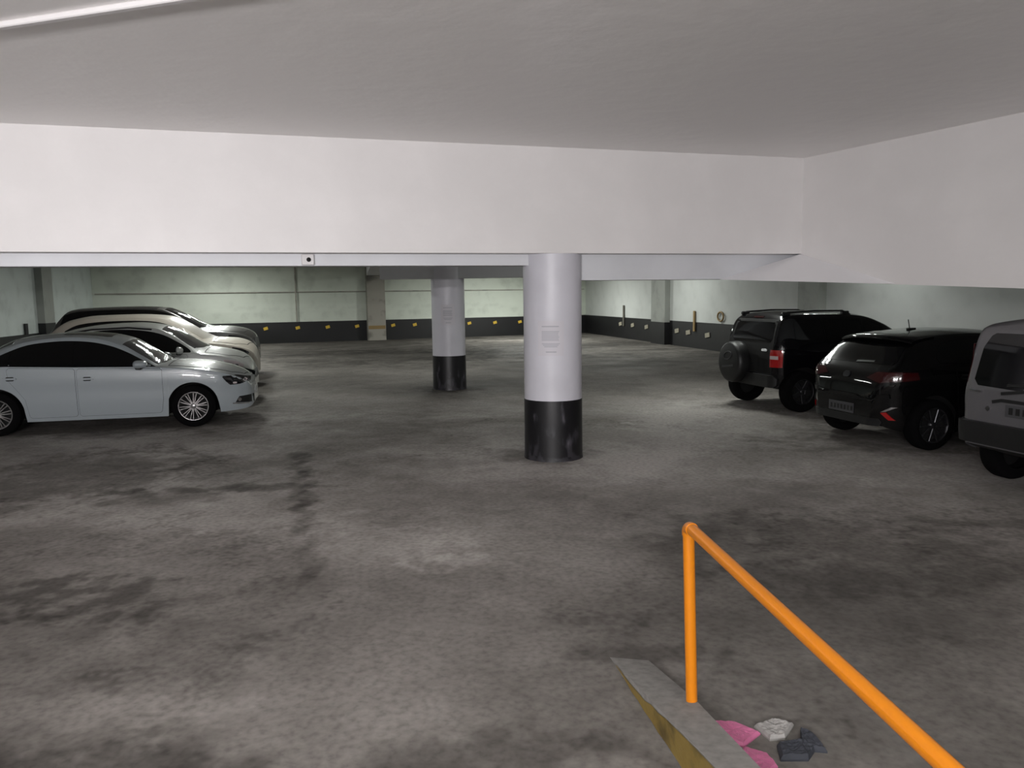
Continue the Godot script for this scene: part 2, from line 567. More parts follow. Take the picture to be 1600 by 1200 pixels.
# ================================================================ the setting
func build_shell() -> void:
	# floor
	var st := SurfaceTool.new()
	st.begin(Mesh.PRIMITIVE_TRIANGLES)
	var x0 := -18.0
	var x1 := 14.0
	var z0 := -41.0
	var z1 := 5.0
	for k in [[x0, z0], [x1, z0], [x1, z1], [x0, z0], [x1, z1], [x0, z1]]:
		st.set_normal(Vector3.UP)
		st.set_tangent(Plane(1, 0, 0, 1))
		st.set_uv(Vector2(k[0], k[1]) / 3.0)
		st.set_uv2(Vector2((k[0] - x0) / (x1 - x0), (k[1] - z0) / (z1 - z0)))
		st.add_vertex(Vector3(k[0], 0, k[1]))
	var fl := put_mesh("floor", st.commit(), M.floor)
	fl.set_meta("kind", "structure")
	var base := MB.new()
	base.box(Vector3(-2, -0.16, -18), Vector3(32, 0.3, 46), 0.01)
	put("slab", base, M.concrete, fl)
	var ce := MB.new()
	ce.box(Vector3(-2, CEILING + 0.15, -18), Vector3(32, 0.3, 46), 0.01)
	struct("ceiling", ce, M.ceiling)

	# the four walls
	var bl := Vector2(-17.1, -31.62)
	var br := Vector2(3.87, -40.0)
	var nl := Vector2(-9.5, 4.0)
	var nr := Vector2(13.3, 4.0)
	var wb := struct("wall_back", slab(bl, br, 0, CEILING, Vector2(0, -1), 0.3), M.wall)
	var wr := struct("wall_right", slab(br, nr, 0, CEILING, Vector2(1, 0), 0.3), M.side_wall)
	var wl := struct("wall_left", slab(bl, nl, 0, CEILING, Vector2(-1, 0), 0.3), M.left_wall)
	struct("wall_near", slab(nl, nr, 0, CEILING, Vector2(0, 1), 0.3), M.side_wall)
	put("painted_band", slab(bl + Vector2(0.02, 0), br, 0, 0.93, Vector2(0.37, 0.93), 0.012), M.black_band, wb)
	put("painted_band", slab(br, br.lerp(nr, 0.55), 0, 0.93, Vector2(-1, 0.2), 0.012), M.black_band, wr)
	# made-up step in the upper back wall marks the edge of the shade there
	put("shade_step", slab(bl, br, 2.27, CEILING, Vector2(0.37, 0.93), 0.03), M.wall, wb)
	# a thin conduit runs along that step
	var cd := MB.new()
	var ci := (br - bl).normalized()
	var cn := Vector2(-ci.y, ci.x) * 0.045
	cd.tube([Vector3(bl.x + cn.x + 0.1, 2.26, bl.y + cn.y), Vector3(br.x + cn.x - 0.1, 2.26, br.y + cn.y)], 0.022, 8)
	put("conduit", cd, M.pilaster, wb)
	# joint pipe down the back wall
	var e := (br - bl).normalized()
	var nb := Vector2(-e.y, e.x)
	var pipe := MB.new()
	var pp := Vector2(-9.63, -34.6) + nb * 0.10
	pipe.tube([Vector3(pp.x, 0.93, pp.y), Vector3(pp.x, CEILING, pp.y)], 0.03, 10)
	tag(put("pipe", pipe, M.pilaster), "thin grey vertical pipe on the far wall left of the concrete pier", "pipe")
	# piers
	var p1 := MB.new()
	p1.prism(PackedVector2Array([Vector2(-6.7, -35.75), Vector2(-5.93, -36.06), Vector2(-5.93, -36.06) + nb * 0.3, Vector2(-6.7, -35.75) + nb * 0.3]), 0, CEILING)
	var t1 := struct("trim_1", p1, M.pilaster)
	var bd := MB.new()
	bd.prism(PackedVector2Array([Vector2(-6.68, -35.76) + nb * 0.3, Vector2(-5.95, -36.05) + nb * 0.3, Vector2(-5.95, -36.05) + nb * 0.306, Vector2(-6.68, -35.76) + nb * 0.306]), 0.52, 0.68)
	put("painted_stripe", bd, M.ochre, t1)
	var er := (nr - br).normalized()
	var nw := Vector2(-er.y, er.x)
	if nw.x > 0:
		nw = -nw
	for k in [[-30.9, 1.35], [-20.9, 0.95]]:
		var c: Vector2 = br + er * ((k[0] - br.y) / er.y)
		var q := MB.new()
		q.prism(PackedVector2Array([c, c + er * k[1], c + er * k[1] + nw * 0.22, c + nw * 0.22]), 0, CEILING)
		var tr := struct("trim_2", q, M.pilaster_side)
		var q2 := MB.new()
		q2.prism(PackedVector2Array([c - er * 0.01, c + er * (k[1] + 0.01), c + er * (k[1] + 0.01) + nw * 0.232, c - er * 0.01 + nw * 0.232]), 0, 0.86)
		put("painted_band", q2, M.black_band, tr)
	var el := (nl - bl).normalized()
	var cl: Vector2 = bl + el * 5.0
	var q3 := MB.new()
	q3.prism(PackedVector2Array([cl, cl + el * 0.9, cl + el * 0.9 + Vector2(0.25, 0), cl + Vector2(0.25, 0)]), 0, CEILING)
	var t3 := struct("trim_3", q3, M.pilaster_side)
	var q4 := MB.new()
	q4.prism(PackedVector2Array([cl - el * 0.01, cl + el * 0.91, cl + el * 0.91 + Vector2(0.262, 0), cl - el * 0.01 + Vector2(0.262, 0)]), 0, 1.25)
	put("painted_band", q4, M.black_band, t3)
	var stub := MB.new()
	var sp: Vector2 = bl.lerp(nl, (31.62 - 24.7) / 35.62) + Vector2(0.07, 0)
	stub.tube([Vector3(sp.x, 0.93, sp.y), Vector3(sp.x, 1.28, sp.y)], 0.06, 12)
	tag(put("pipe_stub", stub, M.dark_plastic), "short dark pipe stub against the left wall above the white saloon's roof", "pipe")
	put("painted_band", slab(bl, bl.lerp(nl, 0.8), 0, 0.93, Vector2(1, 0), 0.012), M.black_band, wl)

	# the drop of the ceiling: front fascia, right fascia and the beams under them
	var A := Vector2(-4.64, -7.24)
	var B := Vector2(3.62, -9.67)
	var fe := (B - A).normalized()
	var back := Vector2(fe.y, -fe.x)
	if back.y > 0:
		back = -back
	struct("wall_front", slab(A - fe * 7.75, B + fe * 0.05, 2.40, CEILING, back, 0.25), M.fascia)
	var R := Vector2(4.84, -7.29)
	var re := (R - B).normalized()
	var ro := Vector2(-re.y, re.x)
	if ro.x < 0:
		ro = -ro
	var far := B + re * 15.1
	var rm := MB.new()
	var c8 := []
	for s in [Vector2.ZERO, ro * 0.22]:
		for k in [[B, 2.06], [R, 1.93], [far, 1.93]]:
			c8.append(Vector3(k[0].x + s.x, k[1], k[0].y + s.y))
			c8.append(Vector3(k[0].x + s.x, CEILING, k[0].y + s.y))
	rm.solid(c8, [[0, 1, 3, 2], [2, 3, 5, 4], [6, 7, 9, 8], [8, 9, 11, 10], [0, 6, 8, 2], [2, 8, 10, 4], [0, 1, 7, 6], [4, 5, 11, 10], [1, 3, 9, 7], [3, 5, 11, 9]])
	struct("wall_front_right", rm, M.fascia)
	var A2 := A + back * 0.25
	var col := Vector2(0.49, -9.12)
	var tcol := (col - A2).dot(fe)
	struct("trim_4", slab(A2 - fe * 7.9, A2 + fe * tcol, 2.275, CEILING, back, 0.32), M.beam)
	struct("trim_5", slab(A2 + fe * tcol, B + back * 0.25 + fe * 3.2, 2.10, CEILING, back, 0.32), M.beam)
	# corner facet under the fascias, shaped and painted whiter for a lit triangle
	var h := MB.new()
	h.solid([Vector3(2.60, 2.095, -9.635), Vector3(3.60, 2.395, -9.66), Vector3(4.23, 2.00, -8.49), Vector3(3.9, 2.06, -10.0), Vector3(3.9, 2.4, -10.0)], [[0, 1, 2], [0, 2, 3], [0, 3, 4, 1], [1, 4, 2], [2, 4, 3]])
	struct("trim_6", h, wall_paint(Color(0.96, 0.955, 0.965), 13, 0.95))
	# beams of the garage beyond
	struct("trim_7", slab(Vector2(-2.7, -16.0), Vector2(1.3, -15.9), 2.315, CEILING, Vector2(0, -1), 0.4), M.beam)
	var lb := MB.new()
	lb.prism(PackedVector2Array([Vector2(-2.75, -16.2), Vector2(-2.35, -16.2), Vector2(-5.95, -36.1), Vector2(-6.65, -35.8)]), 2.98, CEILING)
	struct("trim_8", lb, M.beam)
	# cable trunking across the entrance ceiling
	var tk := MB.new()
	var ta := Vector3(-4.6, CEILING - 0.0175, -5.22)
	var tb := Vector3(-0.2, CEILING - 0.0175, -3.88)
	var d := (tb - ta).normalized()
	tk.bevel_box(Transform3D(Basis(d, Vector3.UP, d.cross(Vector3.UP)), (ta + tb) * 0.5), Vector3(ta.distance_to(tb), 0.035, 0.045), 0.006)
	tag(put("cable_trunking", tk, M.white_plastic), "long white cable trunking fixed across the ceiling at the upper left", "trunking")


func notice(parent: Node, r: float, ang: float, y: float, w: float, h: float, sd: int) -> void:
	# a printed sheet that follows the column
	var im := Image.create(64, 96, false, Image.FORMAT_RGB8)
	im.fill(Color(0.80, 0.79, 0.815))
	var rng := RandomNumberGenerator.new()
	rng.seed = sd
	var ink := Color(0.67, 0.67, 0.70)
	im.fill_rect(Rect2i(10, 14, 42, 3), ink)
	for k in 7:
		im.fill_rect(Rect2i(10, 28 + k * 4, 40 + rng.randi() % 4, 2), ink)
	for k in 3:
		im.fill_rect(Rect2i(10 + k * 3, 62 + k * 4, 44 - k * 6, 2), ink)
	im.fill_rect(Rect2i(20, 84, 26, 3), ink)
	var m := plain(Color(1, 1, 1), 0.6)
	m.albedo_texture = ImageTexture.create_from_image(im)
	var b := MB.new()
	var rows := []
	for i in 2:
		var row := PackedVector3Array()
		for j in 9:
			var a := ang + (j / 8.0 - 0.5) * w / r
			row.append(Vector3(sin(a) * (r + 0.004), y + h * (0.5 - i), cos(a) * (r + 0.004)))
		rows.append(row)
	b.grid(rows, Vector3(0, y, 0))
	put("notice", b, m, parent)


func scuffed_base(sd: int) -> StandardMaterial3D:
	# black paint worn grey by tyres and mops towards the floor
	var f := FastNoiseLite.new()
	f.seed = sd
	f.frequency = 0.035
	f.fractal_octaves = 5
	var im := Image.create(256, 128, false, Image.FORMAT_RGB8)
	for y in 128:
		for x in 256:
			var a := TAU * x / 256.0
			var g := f.get_noise_3d(cos(a) * 60.0, y * 0.6, sin(a) * 60.0)
			var worn := smoothstep(0.05, 0.35, g + 0.42 * (1.0 - y / 60.0)) * 0.13 + maxf(0.0, g - 0.32) * 0.5
			im.set_pixel(x, y, Color(0.06 + worn, 0.058 + worn * 0.97, 0.073 + worn))
	var m := plain(Color(1, 1, 1), 0.42)
	m.albedo_texture = ImageTexture.create_from_image(im)
	return m


func build_columns() -> void:
	for k in [[0.49, -9.12, 0.343, "near white round column with black painted base, the larger of two", 1.44, -0.12, 0.30, 0.40], [-1.32, -16.21, 0.347, "far white round column with black painted base, the smaller of two", 1.57, 0.06, 0.28, 0.42]]:
		var o := thing("column", k[3], "column", Vector3(k[0], 0, k[1]), 0.0, "round garage columns")
		var r: float = k[2]
		var sh := MB.new()
		sh.lathe([Vector2(r, 0.70), Vector2(r, 1.2), Vector2(r, 1.8), Vector2(r, 2.4), Vector2(r, CEILING - 0.002)], Transform3D(), 64)
		put("shaft", sh, M.column, o)
		var bs := MB.new()
		bs.lathe([Vector2(r + 0.012, 0.0), Vector2(r + 0.006, 0.06), Vector2(r + 0.004, 0.35), Vector2(r + 0.003, 0.71), Vector2(r, 0.712)], Transform3D(), 64)
		put("painted_base", bs, scuffed_base(int(r * 1000)), o)
		notice(o, r, k[5], k[4], k[6], k[7], 7)


func build_wall_things() -> void:
	# junction box with a dark socket on the left beam
	var at := Vector3(-2.14, 2.338, -8.215)
	var jb := thing("junction_box", "small white square box with a dark round socket on the beam", "box", at, deg_to_rad(16.4))
	var b := MB.new()
	b.box(Vector3(0, 0, 0.0), Vector3(0.13, 0.115, 0.05), 0.008)
	put("cover", b, M.white_plastic, jb)
	var s := MB.new()
	s.lathe([Vector2(0.0, 0.02), Vector2(0.018, 0.015), Vector2(0.024, 0.0)], Transform3D(Basis(Vector3.RIGHT, PI / 2), Vector3(0.01, 0.0, 0.025)), 20)
	put("socket", s, M.dark_plastic, jb)
	# reflectors along the band of the back wall
	var bl := Vector2(-17.1, -31.62)
	var br := Vector2(3.87, -40.0)
	var e := (br - bl).normalized()
	var nb := Vector2(-e.y, e.x)
	var marks := [-10.88, -9.6, -8.37, -7.13, -5.56, -4.59, -2.05, -0.81, 0.43]
	var proto: Node3D = null
	var turn := atan2(-e.y, e.x)
	for i in marks.size():
		var p: Vector2 = bl + e * ((marks[i] - bl.x) / e.x) + nb * 0.03
		if proto == null:
			proto = thing("reflector", "", "reflector", Vector3.ZERO, turn, "yellow reflectors on the black band of the far wall")
			var pl := MB.new()
			pl.bevel_box(Transform3D(Basis(Vector3.BACK, 0.25), Vector3.ZERO), Vector3(0.19, 0.13, 0.03), 0.006)
			put("plate", pl, M.yellow_mark, proto)
		var o: Node3D = proto
		if i > 0:
			o = proto.duplicate()
			o.name = numbered("reflector")
			add_child(o)
		o.position = Vector3(p.x, 0.665, p.y)
		o.set_meta("label", [
			"yellow reflector on the far wall's black band, just right of the parked cars",
			"second yellow reflector rightward from the parked cars on the far wall",
			"third yellow reflector rightward from the parked cars on the far wall",
			"yellow reflector on the far wall just left of the concrete pier",
			"yellow reflector on the far wall just right of the concrete pier",
			"yellow reflector on the far wall just left of the far column",
			"yellow reflector on the far wall just right of the far column",
			"yellow reflector on the far wall midway between the two columns",
			"yellow reflector on the far wall just left of the near column"][i])
	# duller marks along the right wall
	var nr := Vector2(13.3, 4.0)
	var er := (nr - br).normalized()
	var nw := Vector2(-er.y, er.x)
	if nw.x > 0:
		nw = -nw
	var rt := atan2(-er.y, er.x)
	var rm := [[-34.85, 0.63, 0], [-33.37, 0.62, 0], [-31.83, 0.60, 0], [-31.02, 0.52, 1], [-30.97, 0.27, 0], [-28.9, 0.56, 0], [-27.94, 0.54, 0], [-26.44, 0.51, 0]]
	for i in rm.size():
		var k = rm[i]
		var p: Vector2 = br + er * ((k[0] - br.y) / er.y) + nw * 0.03
		var mb := MB.new()
		mb.bevel_box(Transform3D(Basis(Vector3.BACK, 0.15), Vector3.ZERO), Vector3(0.5 if k[2] else 0.34, 0.16, 0.03), 0.006)
		var o := put("reflector_plate", mb, M.yellow_mark if k[2] else M.dull_mark)
		o.position = Vector3(p.x, k[1], p.y)
		o.rotation.y = rt
		tag(o, [
			"small pale plate on the right wall's black band beside the far grey stick",
			"small pale plate on the right wall between the two grey sticks",
			"small pale plate on the right wall just left of the pier",
			"yellow plate at the left edge of the right wall's pier",
			"small grey plate low on the right wall, under the yellow plate",
			"small pale plate on the right wall just right of the pier",
			"small pale plate on the right wall left of the ochre stick",
			"small pale plate on the right wall right of the ochre stick"][i], "plate", "pale plates along the right wall")
	for k in [[-34.4, 0.55, 1.47, 0, "thin grey stick leaning on the right wall, farthest of three"], [-31.15, 0.80, 1.37, 0, "thin grey stick against the right wall just left of the pier"], [-27.42, 0.60, 1.33, 1, "ochre wooden stick standing against the right wall right of the pier"]]:
		var p: Vector2 = br + er * ((k[0] - br.y) / er.y) + nw * 0.05
		var mb := MB.new()
		mb.bevel_box(Transform3D(Basis(Vector3.UP, rt), Vector3(p.x, (k[1] + k[2]) * 0.5, p.y)), Vector3(0.12, k[2] - k[1], 0.05), 0.008)
		tag(put("stick", mb, M.ochre if k[3] else M.grey_wood), k[4], "stick", "sticks against the right wall")
	var pr: Vector2 = br + er * ((-25.5 - br.y) / er.y) + nw * 0.05
	var ring := MB.new()
	var pts := []
	for i in 25:
		var a := TAU * i / 24.0
		var off := er * cos(a) * 0.20
		pts.append(Vector3(pr.x + off.x, 1.17 + sin(a) * 0.15, pr.y + off.y))
	ring.tube(pts, 0.03, 8, false)
	tag(put("hose_ring", ring, M.ochre), "small tan coiled ring hanging on the right wall", "ring")


func build_handrail() -> void:
	# concrete kerb that rises towards the viewer, with a yellow side
	var tip := Vector3(0.502, -0.01, -3.909)
	var lf := Vector3(0.502 + 0.1722 * 3.609, 0.569, -0.3)
	var pts := [
		Vector3(0.502, 0.0, -3.909), Vector3(0.70, 0.004, -3.86), Vector3(0.808, 0.107, -3.263), Vector3(0.884, 0.211, -2.601), Vector3(1.26, 0.568, -0.3), lf,
	]
	var k := MB.new()
	for i in range(1, pts.size() - 1):
		k.tri(pts[0], pts[i], pts[i + 1], Vector3.UP)
	for i in pts.size():
		var a: Vector3 = pts[i]
		var b: Vector3 = pts[(i + 1) % pts.size()]
		if i == pts.size() - 1:
			continue
		k.quad(a, b, Vector3(b.x, -0.01, b.z), Vector3(a.x, -0.01, a.z), Vector3(b.z - a.z, 0, a.x - b.x) * -1.0)
	k.quad(pts[0], lf, Vector3(lf.x, -0.01, lf.z), tip, Vector3(-1, 0, 0.17))
	var o := thing("kerb", "grey concrete wedge kerb with yellow side at the foot of the orange handrail", "kerb")
	put("concrete", k, M.concrete, o)
	var y := MB.new()
	var n := 40
	var rng := RandomNumberGenerator.new()
	rng.seed = 5
	var up := []
	var dn := []
	for i in n + 1:
		var t := 0.03 + 0.97 * i / n
		var p: Vector3 = pts[0].lerp(lf, t) + Vector3(-0.004, 0, 0.0007)
		var top := p.y * (0.985 - (0.45 * exp(-pow((t - 0.10) / 0.10, 2.0)) * rng.randf_range(0.5, 1.0)))
		up.append(Vector3(p.x, top, p.z))
		dn.append(Vector3(p.x, minf(top, 0.012 * rng.randf()), p.z))
	for i in n:
		y.quad(dn[i], dn[i + 1], up[i + 1], up[i], Vector3(-1, 0, 0.17))
	put("yellow_side", y, M.kerb_yellow, o)

	var hr := thing("handrail", "bright orange tubular handrail at the lower right", "handrail")
	var b0 := Vector3(0.787, 0.09, -3.264)
	var b1 := Vector3(0.7635, 0.875, -3.264)
	var r0 := Vector3(0.781, 0.906, -3.10)
	var r1 := Vector3(0.985, 0.836, -1.66)
	r0 = Vector3(0.7605, 0.914, -3.264).lerp(r1, 0.03)
	var r2 := r0 + (r1 - r0) * 1.75
	var post := MB.new()
	post.tube([b0, b0.lerp(b1, 0.5), b1], 0.0255, 20)
	put("post", post, M.orange, hr)
	var corner := Vector3(0.7605, 0.915, -3.264)
	var el := MB.new()
	var ep := []
	for i in 9:
		var t := i / 8.0
		ep.append(b1.lerp(corner, t).lerp(corner.lerp(r0, t), t))
	el.tube(ep, 0.029, 20)
	put("elbow", el, M.orange, hr)
	var rl := MB.new()
	rl.tube([r0, r0.lerp(r2, 0.5), r2], 0.0255, 20)
	put("top_rail", rl, M.orange, hr)
	var p2 := MB.new()
	var foot := Vector3(r2.x + 0.03, 0.53, r2.z)
	p2.tube([r2 + (r1 - r0).normalized() * 0.01, foot], 0.0255, 20)
	put("post", p2, M.orange, hr)


func crumple(outline: PackedVector2Array, height: float, sd: int, lift := 0.004) -> MB:
	# a creased sheet on the floor: the outline is in world x, z
	var f := FastNoiseLite.new()
	f.seed = sd
	f.noise_type = FastNoiseLite.TYPE_CELLULAR
	f.cellular_return_type = FastNoiseLite.RETURN_DISTANCE
	f.frequency = 34.0
	var c := Vector2.ZERO
	for p in outline:
		c += p
	c /= outline.size()
	var top := func(p: Vector2) -> Vector3:
		return Vector3(p.x, lift + height * (0.25 + 0.75 * (0.5 + 0.5 * f.get_noise_2d(p.x, p.y))), p.y)
	var m := MB.new()
	var rings := 9
	var n := outline.size() * 8
	var pts := []
	for i in rings + 1:
		var row := []
		for j in n:
			var q := j * outline.size() / float(n)
			var a := outline[int(q) % outline.size()]
			var b := outline[(int(q) + 1) % outline.size()]
			var edge := a.lerp(b, q - floor(q))
			var w: Vector3 = top.call(c.lerp(edge, float(i) / rings))
			if i == rings:
				w.y = lift + 0.2 * (w.y - lift)
			row.append(w)
		row.append(row[0])
		pts.append(row)
	for i in rings:
		for j in n:
			m.quad(pts[i][j], pts[i][j + 1], pts[i + 1][j + 1], pts[i + 1][j], Vector3.UP)
	for j in n:
		var a: Vector3 = pts[rings][j]
		var b: Vector3 = pts[rings][j + 1]
		m.quad(a, b, Vector3(b.x, 0, b.z), Vector3(a.x, 0, a.z), (a + b) * 0.5 - Vector3(c.x, 0, c.y))
	return m


func build_debris() -> void:
	var pink := plain(Color(0.76, 0.42, 0.57), 0.4)
	var clear := plain(Color(0.56, 0.55, 0.54), 0.25)
	var dark := plain(Color(0.17, 0.18, 0.21), 0.8)
	tag(put("wrapper", crumple(PackedVector2Array([Vector2(0.885, -3.262), Vector2(0.983, -3.248), Vector2(1.066, -3.165), Vector2(0.965, -3.07), Vector2(0.86, -3.14)]), 0.035, 3), pink), "crumpled pink wrapper beside the kerb, the upper of two", "wrapper", "pink litter by the kerb")
	tag(put("wrapper", crumple(PackedVector2Array([Vector2(0.96, -3.062), Vector2(1.045, -3.01), Vector2(1.06, -2.926), Vector2(0.99, -2.87), Vector2(0.90, -2.95)]), 0.035, 4), pink), "crumpled pink wrapper at the frame's bottom edge beside the kerb, the lower of two", "wrapper", "pink litter by the kerb")
	tag(put("plastic_bag", crumple(PackedVector2Array([Vector2(1.055, -3.221), Vector2(1.16, -3.264), Vector2(1.235, -3.227), Vector2(1.16, -3.125), Vector2(1.09, -3.115)]), 0.045, 5), clear), "crumpled pale translucent plastic scrap between pink wrapper and dark rag", "plastic bag")
	tag(put("rag", crumple(PackedVector2Array([Vector2(1.245, -3.18), Vector2(1.287, -3.16), Vector2(1.30, -3.02), Vector2(1.25, -3.03), Vector2(1.20, -2.967), Vector2(1.085, -2.969), Vector2(1.105, -3.07), Vector2(1.215, -3.09)]), 0.055, 6), dark), "crumpled dark grey rag on the floor right of the pink wrappers", "rag")


# ================================================================ cars
class Body extends RefCounted:
	# a car body as a surface over its length (x forward from the rear end, y up, z to its right)
	const N := 900
	var L: float
	var t := {}
	var arches := []
	var tuck := 0.075
	var shoulder := 0.035
	var tumble := 1.35
	var inner := 0.56

	func _init(spec: Dictionary) -> void:
		L = spec.L
		for k in ["w", "ys", "yr", "wr", "yt", "rk"]:
			t[k] = table(spec[k])
		arches = spec.arches
		if spec.has("tuck"):
			tuck = spec.tuck
		if spec.has("tumble"):
			tumble = spec.tumble

	func table(p: Array) -> PackedFloat32Array:
		var n := p.size()
		var d := []
		var m := []
		for i in n - 1:
			d.append((p[i + 1][1] - p[i][1]) / (p[i + 1][0] - p[i][0]))
		for i in n:
			if i == 0:
				m.append(d[0])
			elif i == n - 1:
				m.append(d[n - 2])
			elif d[i - 1] * d[i] <= 0.0:
				m.append(0.0)
			else:
				var h0: float = p[i][0] - p[i - 1][0]
				var h1: float = p[i + 1][0] - p[i][0]
				var w1 := 2.0 * h1 + h0
				var w2 := h1 + 2.0 * h0
				m.append((w1 + w2) / (w1 / d[i - 1] + w2 / d[i]))
		var out := PackedFloat32Array()
		out.resize(N + 1)
		var k := 0
		for i in N + 1:
			var s := L * i / N
			while k < n - 2 and s > p[k + 1][0]:
				k += 1
			var h: float = p[k + 1][0] - p[k][0]
			var u := clampf((s - p[k][0]) / h, 0.0, 1.0)
			var u2 := u * u
			var u3 := u2 * u
			out[i] = (2 * u3 - 3 * u2 + 1) * p[k][1] + (u3 - 2 * u2 + u) * h * m[k] + (-2 * u3 + 3 * u2) * p[k + 1][1] + (u3 - u2) * h * m[k + 1]
		return out

	func at(k: String, s: float) -> float:
		var q := clampf(s / L, 0.0, 1.0) * N
		var i := mini(int(q), N - 1)
		var a: PackedFloat32Array = t[k]
		return lerpf(a[i], a[i + 1], q - i)

	func bottom(s: float) -> float:
		var b := at("rk", s)
		for a in arches:
			var dx: float = s - a[0]
			if absf(dx) < a[2]:
				b = maxf(b, a[1] + sqrt(a[2] * a[2] - dx * dx))
		return b

	func zside(s: float, y: float) -> float:
		var sh := at("ys", s)
		var W := at("w", s)
		if y <= sh:
			var lo := at("rk", s)
			var u := clampf((y - lo) / maxf(sh - lo, 0.001), 0.0, 1.0)
			var taper := clampf(W / 0.85, 0.0, 1.0)
			return W - (tuck * pow(1.0 - u, 2.0) + shoulder * pow(u, 5.0) + 0.012 * exp(-pow((u - 0.56) / 0.16, 2.0))) * taper
		var yr := maxf(at("yr", s), sh + 0.001)
		var v := clampf((y - sh) / (yr - sh), 0.0, 1.0)
		return lerpf(W - shoulder, at("wr", s), pow(v, tumble))

	func ytop(s: float, z: float) -> float:
		var yr := maxf(at("yr", s), at("ys", s) + 0.001)
		return yr + (maxf(at("yt", s), yr) - yr) * (1.0 - pow(minf(absf(z) / at("wr", s), 1.0), 2.4))

	func inside(s: float, y: float, z: float) -> bool:
		if s < 0.0 or s > L:
			return false
		var az := absf(z)
		if y <= maxf(at("yr", s), at("ys", s) + 0.001):
			return az <= zside(s, y)
		return az <= at("wr", s) and y <= ytop(s, z)

	func send(y: float, z: float, front: bool) -> float:
		var a := L * 0.5
		var b := L if front else 0.0
		if inside(b, y, z):
			return b
		for i in 22:
			var m := (a + b) * 0.5
			if inside(m, y, z):
				a = m
			else:
				b = m
		return a

	func pos(dir: String, p: Vector2, off: float) -> Vector3:
		match dir:
			"R":
				return Vector3(p.x - L / 2, p.y, zside(p.x, p.y) + off)
			"L":
				return Vector3(p.x - L / 2, p.y, -zside(p.x, p.y) - off)
			"T":
				return Vector3(p.x - L / 2, ytop(p.x, p.y) + off, p.y)
			"F":
				return Vector3(send(p.y, p.x, true) + off - L / 2, p.y, p.x)
		return Vector3(send(p.y, p.x, false) - off - L / 2, p.y, p.x)

	func shell() -> MB:
		var st := PackedFloat32Array()
		for e in [0.0, 0.004, 0.010, 0.018, 0.03, 0.045, 0.062, 0.08]:
			st.append(e)
		var n := int((L - 0.2) / 0.022)
		for i in n + 1:
			st.append(0.1 + (L - 0.2) * i / n)
		for e in [0.08, 0.062, 0.045, 0.03, 0.018, 0.010, 0.004, 0.0]:
			st.append(L - e)
		var rows := []
		var cen := []
		for s in st:
			var half := PackedVector3Array()
			var b := bottom(s)
			var sh := at("ys", s)
			b = minf(b, sh - 0.002)
			var yr := maxf(at("yr", s), sh + 0.001)
			for i in 15:
				var y := lerpf(b, sh, i / 14.0)
				half.append(Vector3(s - L / 2, y, zside(s, y)))
			for i in range(1, 10):
				var y := lerpf(sh, yr, i / 9.0)
				half.append(Vector3(s - L / 2, y, zside(s, y)))
			var wr := at("wr", s)
			for i in range(1, 13):
				var z := wr * (1.0 - pow(i / 12.0, 1.25)) if i < 12 else 0.0
				half.append(Vector3(s - L / 2, ytop(s, z), z))
			var row := half.duplicate()
			for i in range(half.size() - 2, -1, -1):
				row.append(Vector3(half[i].x, half[i].y, -half[i].z))
			rows.append(row)
			cen.append(Vector3(s - L / 2, 0.5 * (sh + at("rk", s)), 0))
		var m := MB.new()
		m.grid(rows, cen)
		for e in [0, rows.size() - 1]:
			var r: PackedVector3Array = rows[e]
			var k := r.size()
			for i in k / 2:
				m.quad(r[i], r[i + 1], r[k - 2 - i], r[k - 1 - i], Vector3(-1 if e == 0 else 1, 0, 0))
		return m

	func belly() -> MB:
		var rows := []
		var cen := []
		var n := 160
		for i in n + 1:
			var s := 0.02 + (L - 0.04) * i / n
			var b := bottom(s)
			var lo := at("rk", s) + 0.015
			b = maxf(b, lo)
			b = minf(b, at("ys", s) - 0.003)
			var z := zside(s, b) - 0.004
			var q := minf(inner, z - 0.02)
			var x := s - L / 2
			rows.append(PackedVector3Array([Vector3(x, b, z), Vector3(x, b, q), Vector3(x, lo, q), Vector3(x, lo, 0), Vector3(x, lo, -q), Vector3(x, b, -q), Vector3(x, b, -z)]))
			cen.append(Vector3(x, 2.0, 0))
		var m := MB.new()
		m.grid(rows, cen)
		return m

	func patch(dir: String, poly: PackedVector2Array, off := 0.004, cell := 0.06, mb: MB = null) -> MB:
		var m := MB.new() if mb == null else mb
		var lo := poly[0]
		var hi := poly[0]
		for p in poly:
			lo = lo.min(p)
			hi = hi.max(p)
		var nx := maxi(1, int(ceil((hi.x - lo.x) / cell)))
		var ny := maxi(1, int(ceil((hi.y - lo.y) / cell)))
		var dx := (hi.x - lo.x) / nx
		var dy := (hi.y - lo.y) / ny
		var seen := {}
		for i in nx:
			for j in ny:
				var r := Rect2(lo.x + dx * i, lo.y + dy * j, dx, dy)
				var q := PackedVector2Array([r.position, Vector2(r.end.x, r.position.y), r.end, Vector2(r.position.x, r.end.y)])
				for piece in Geometry2D.intersect_polygons(poly, q):
					var k := Geometry2D.triangulate_polygon(piece)
					for a in range(0, k.size(), 3):
						var ps := []
						var ns := []
						for b in 3:
							var u: Vector2 = piece[k[a + b]]
							if not seen.has(u):
								seen[u] = sample(dir, u, off)
							ps.append(seen[u][0])
							ns.append(seen[u][1])
						m.trin(ps, ns)
		# the rim of a proud piece
		var c := (lo + hi) * 0.5
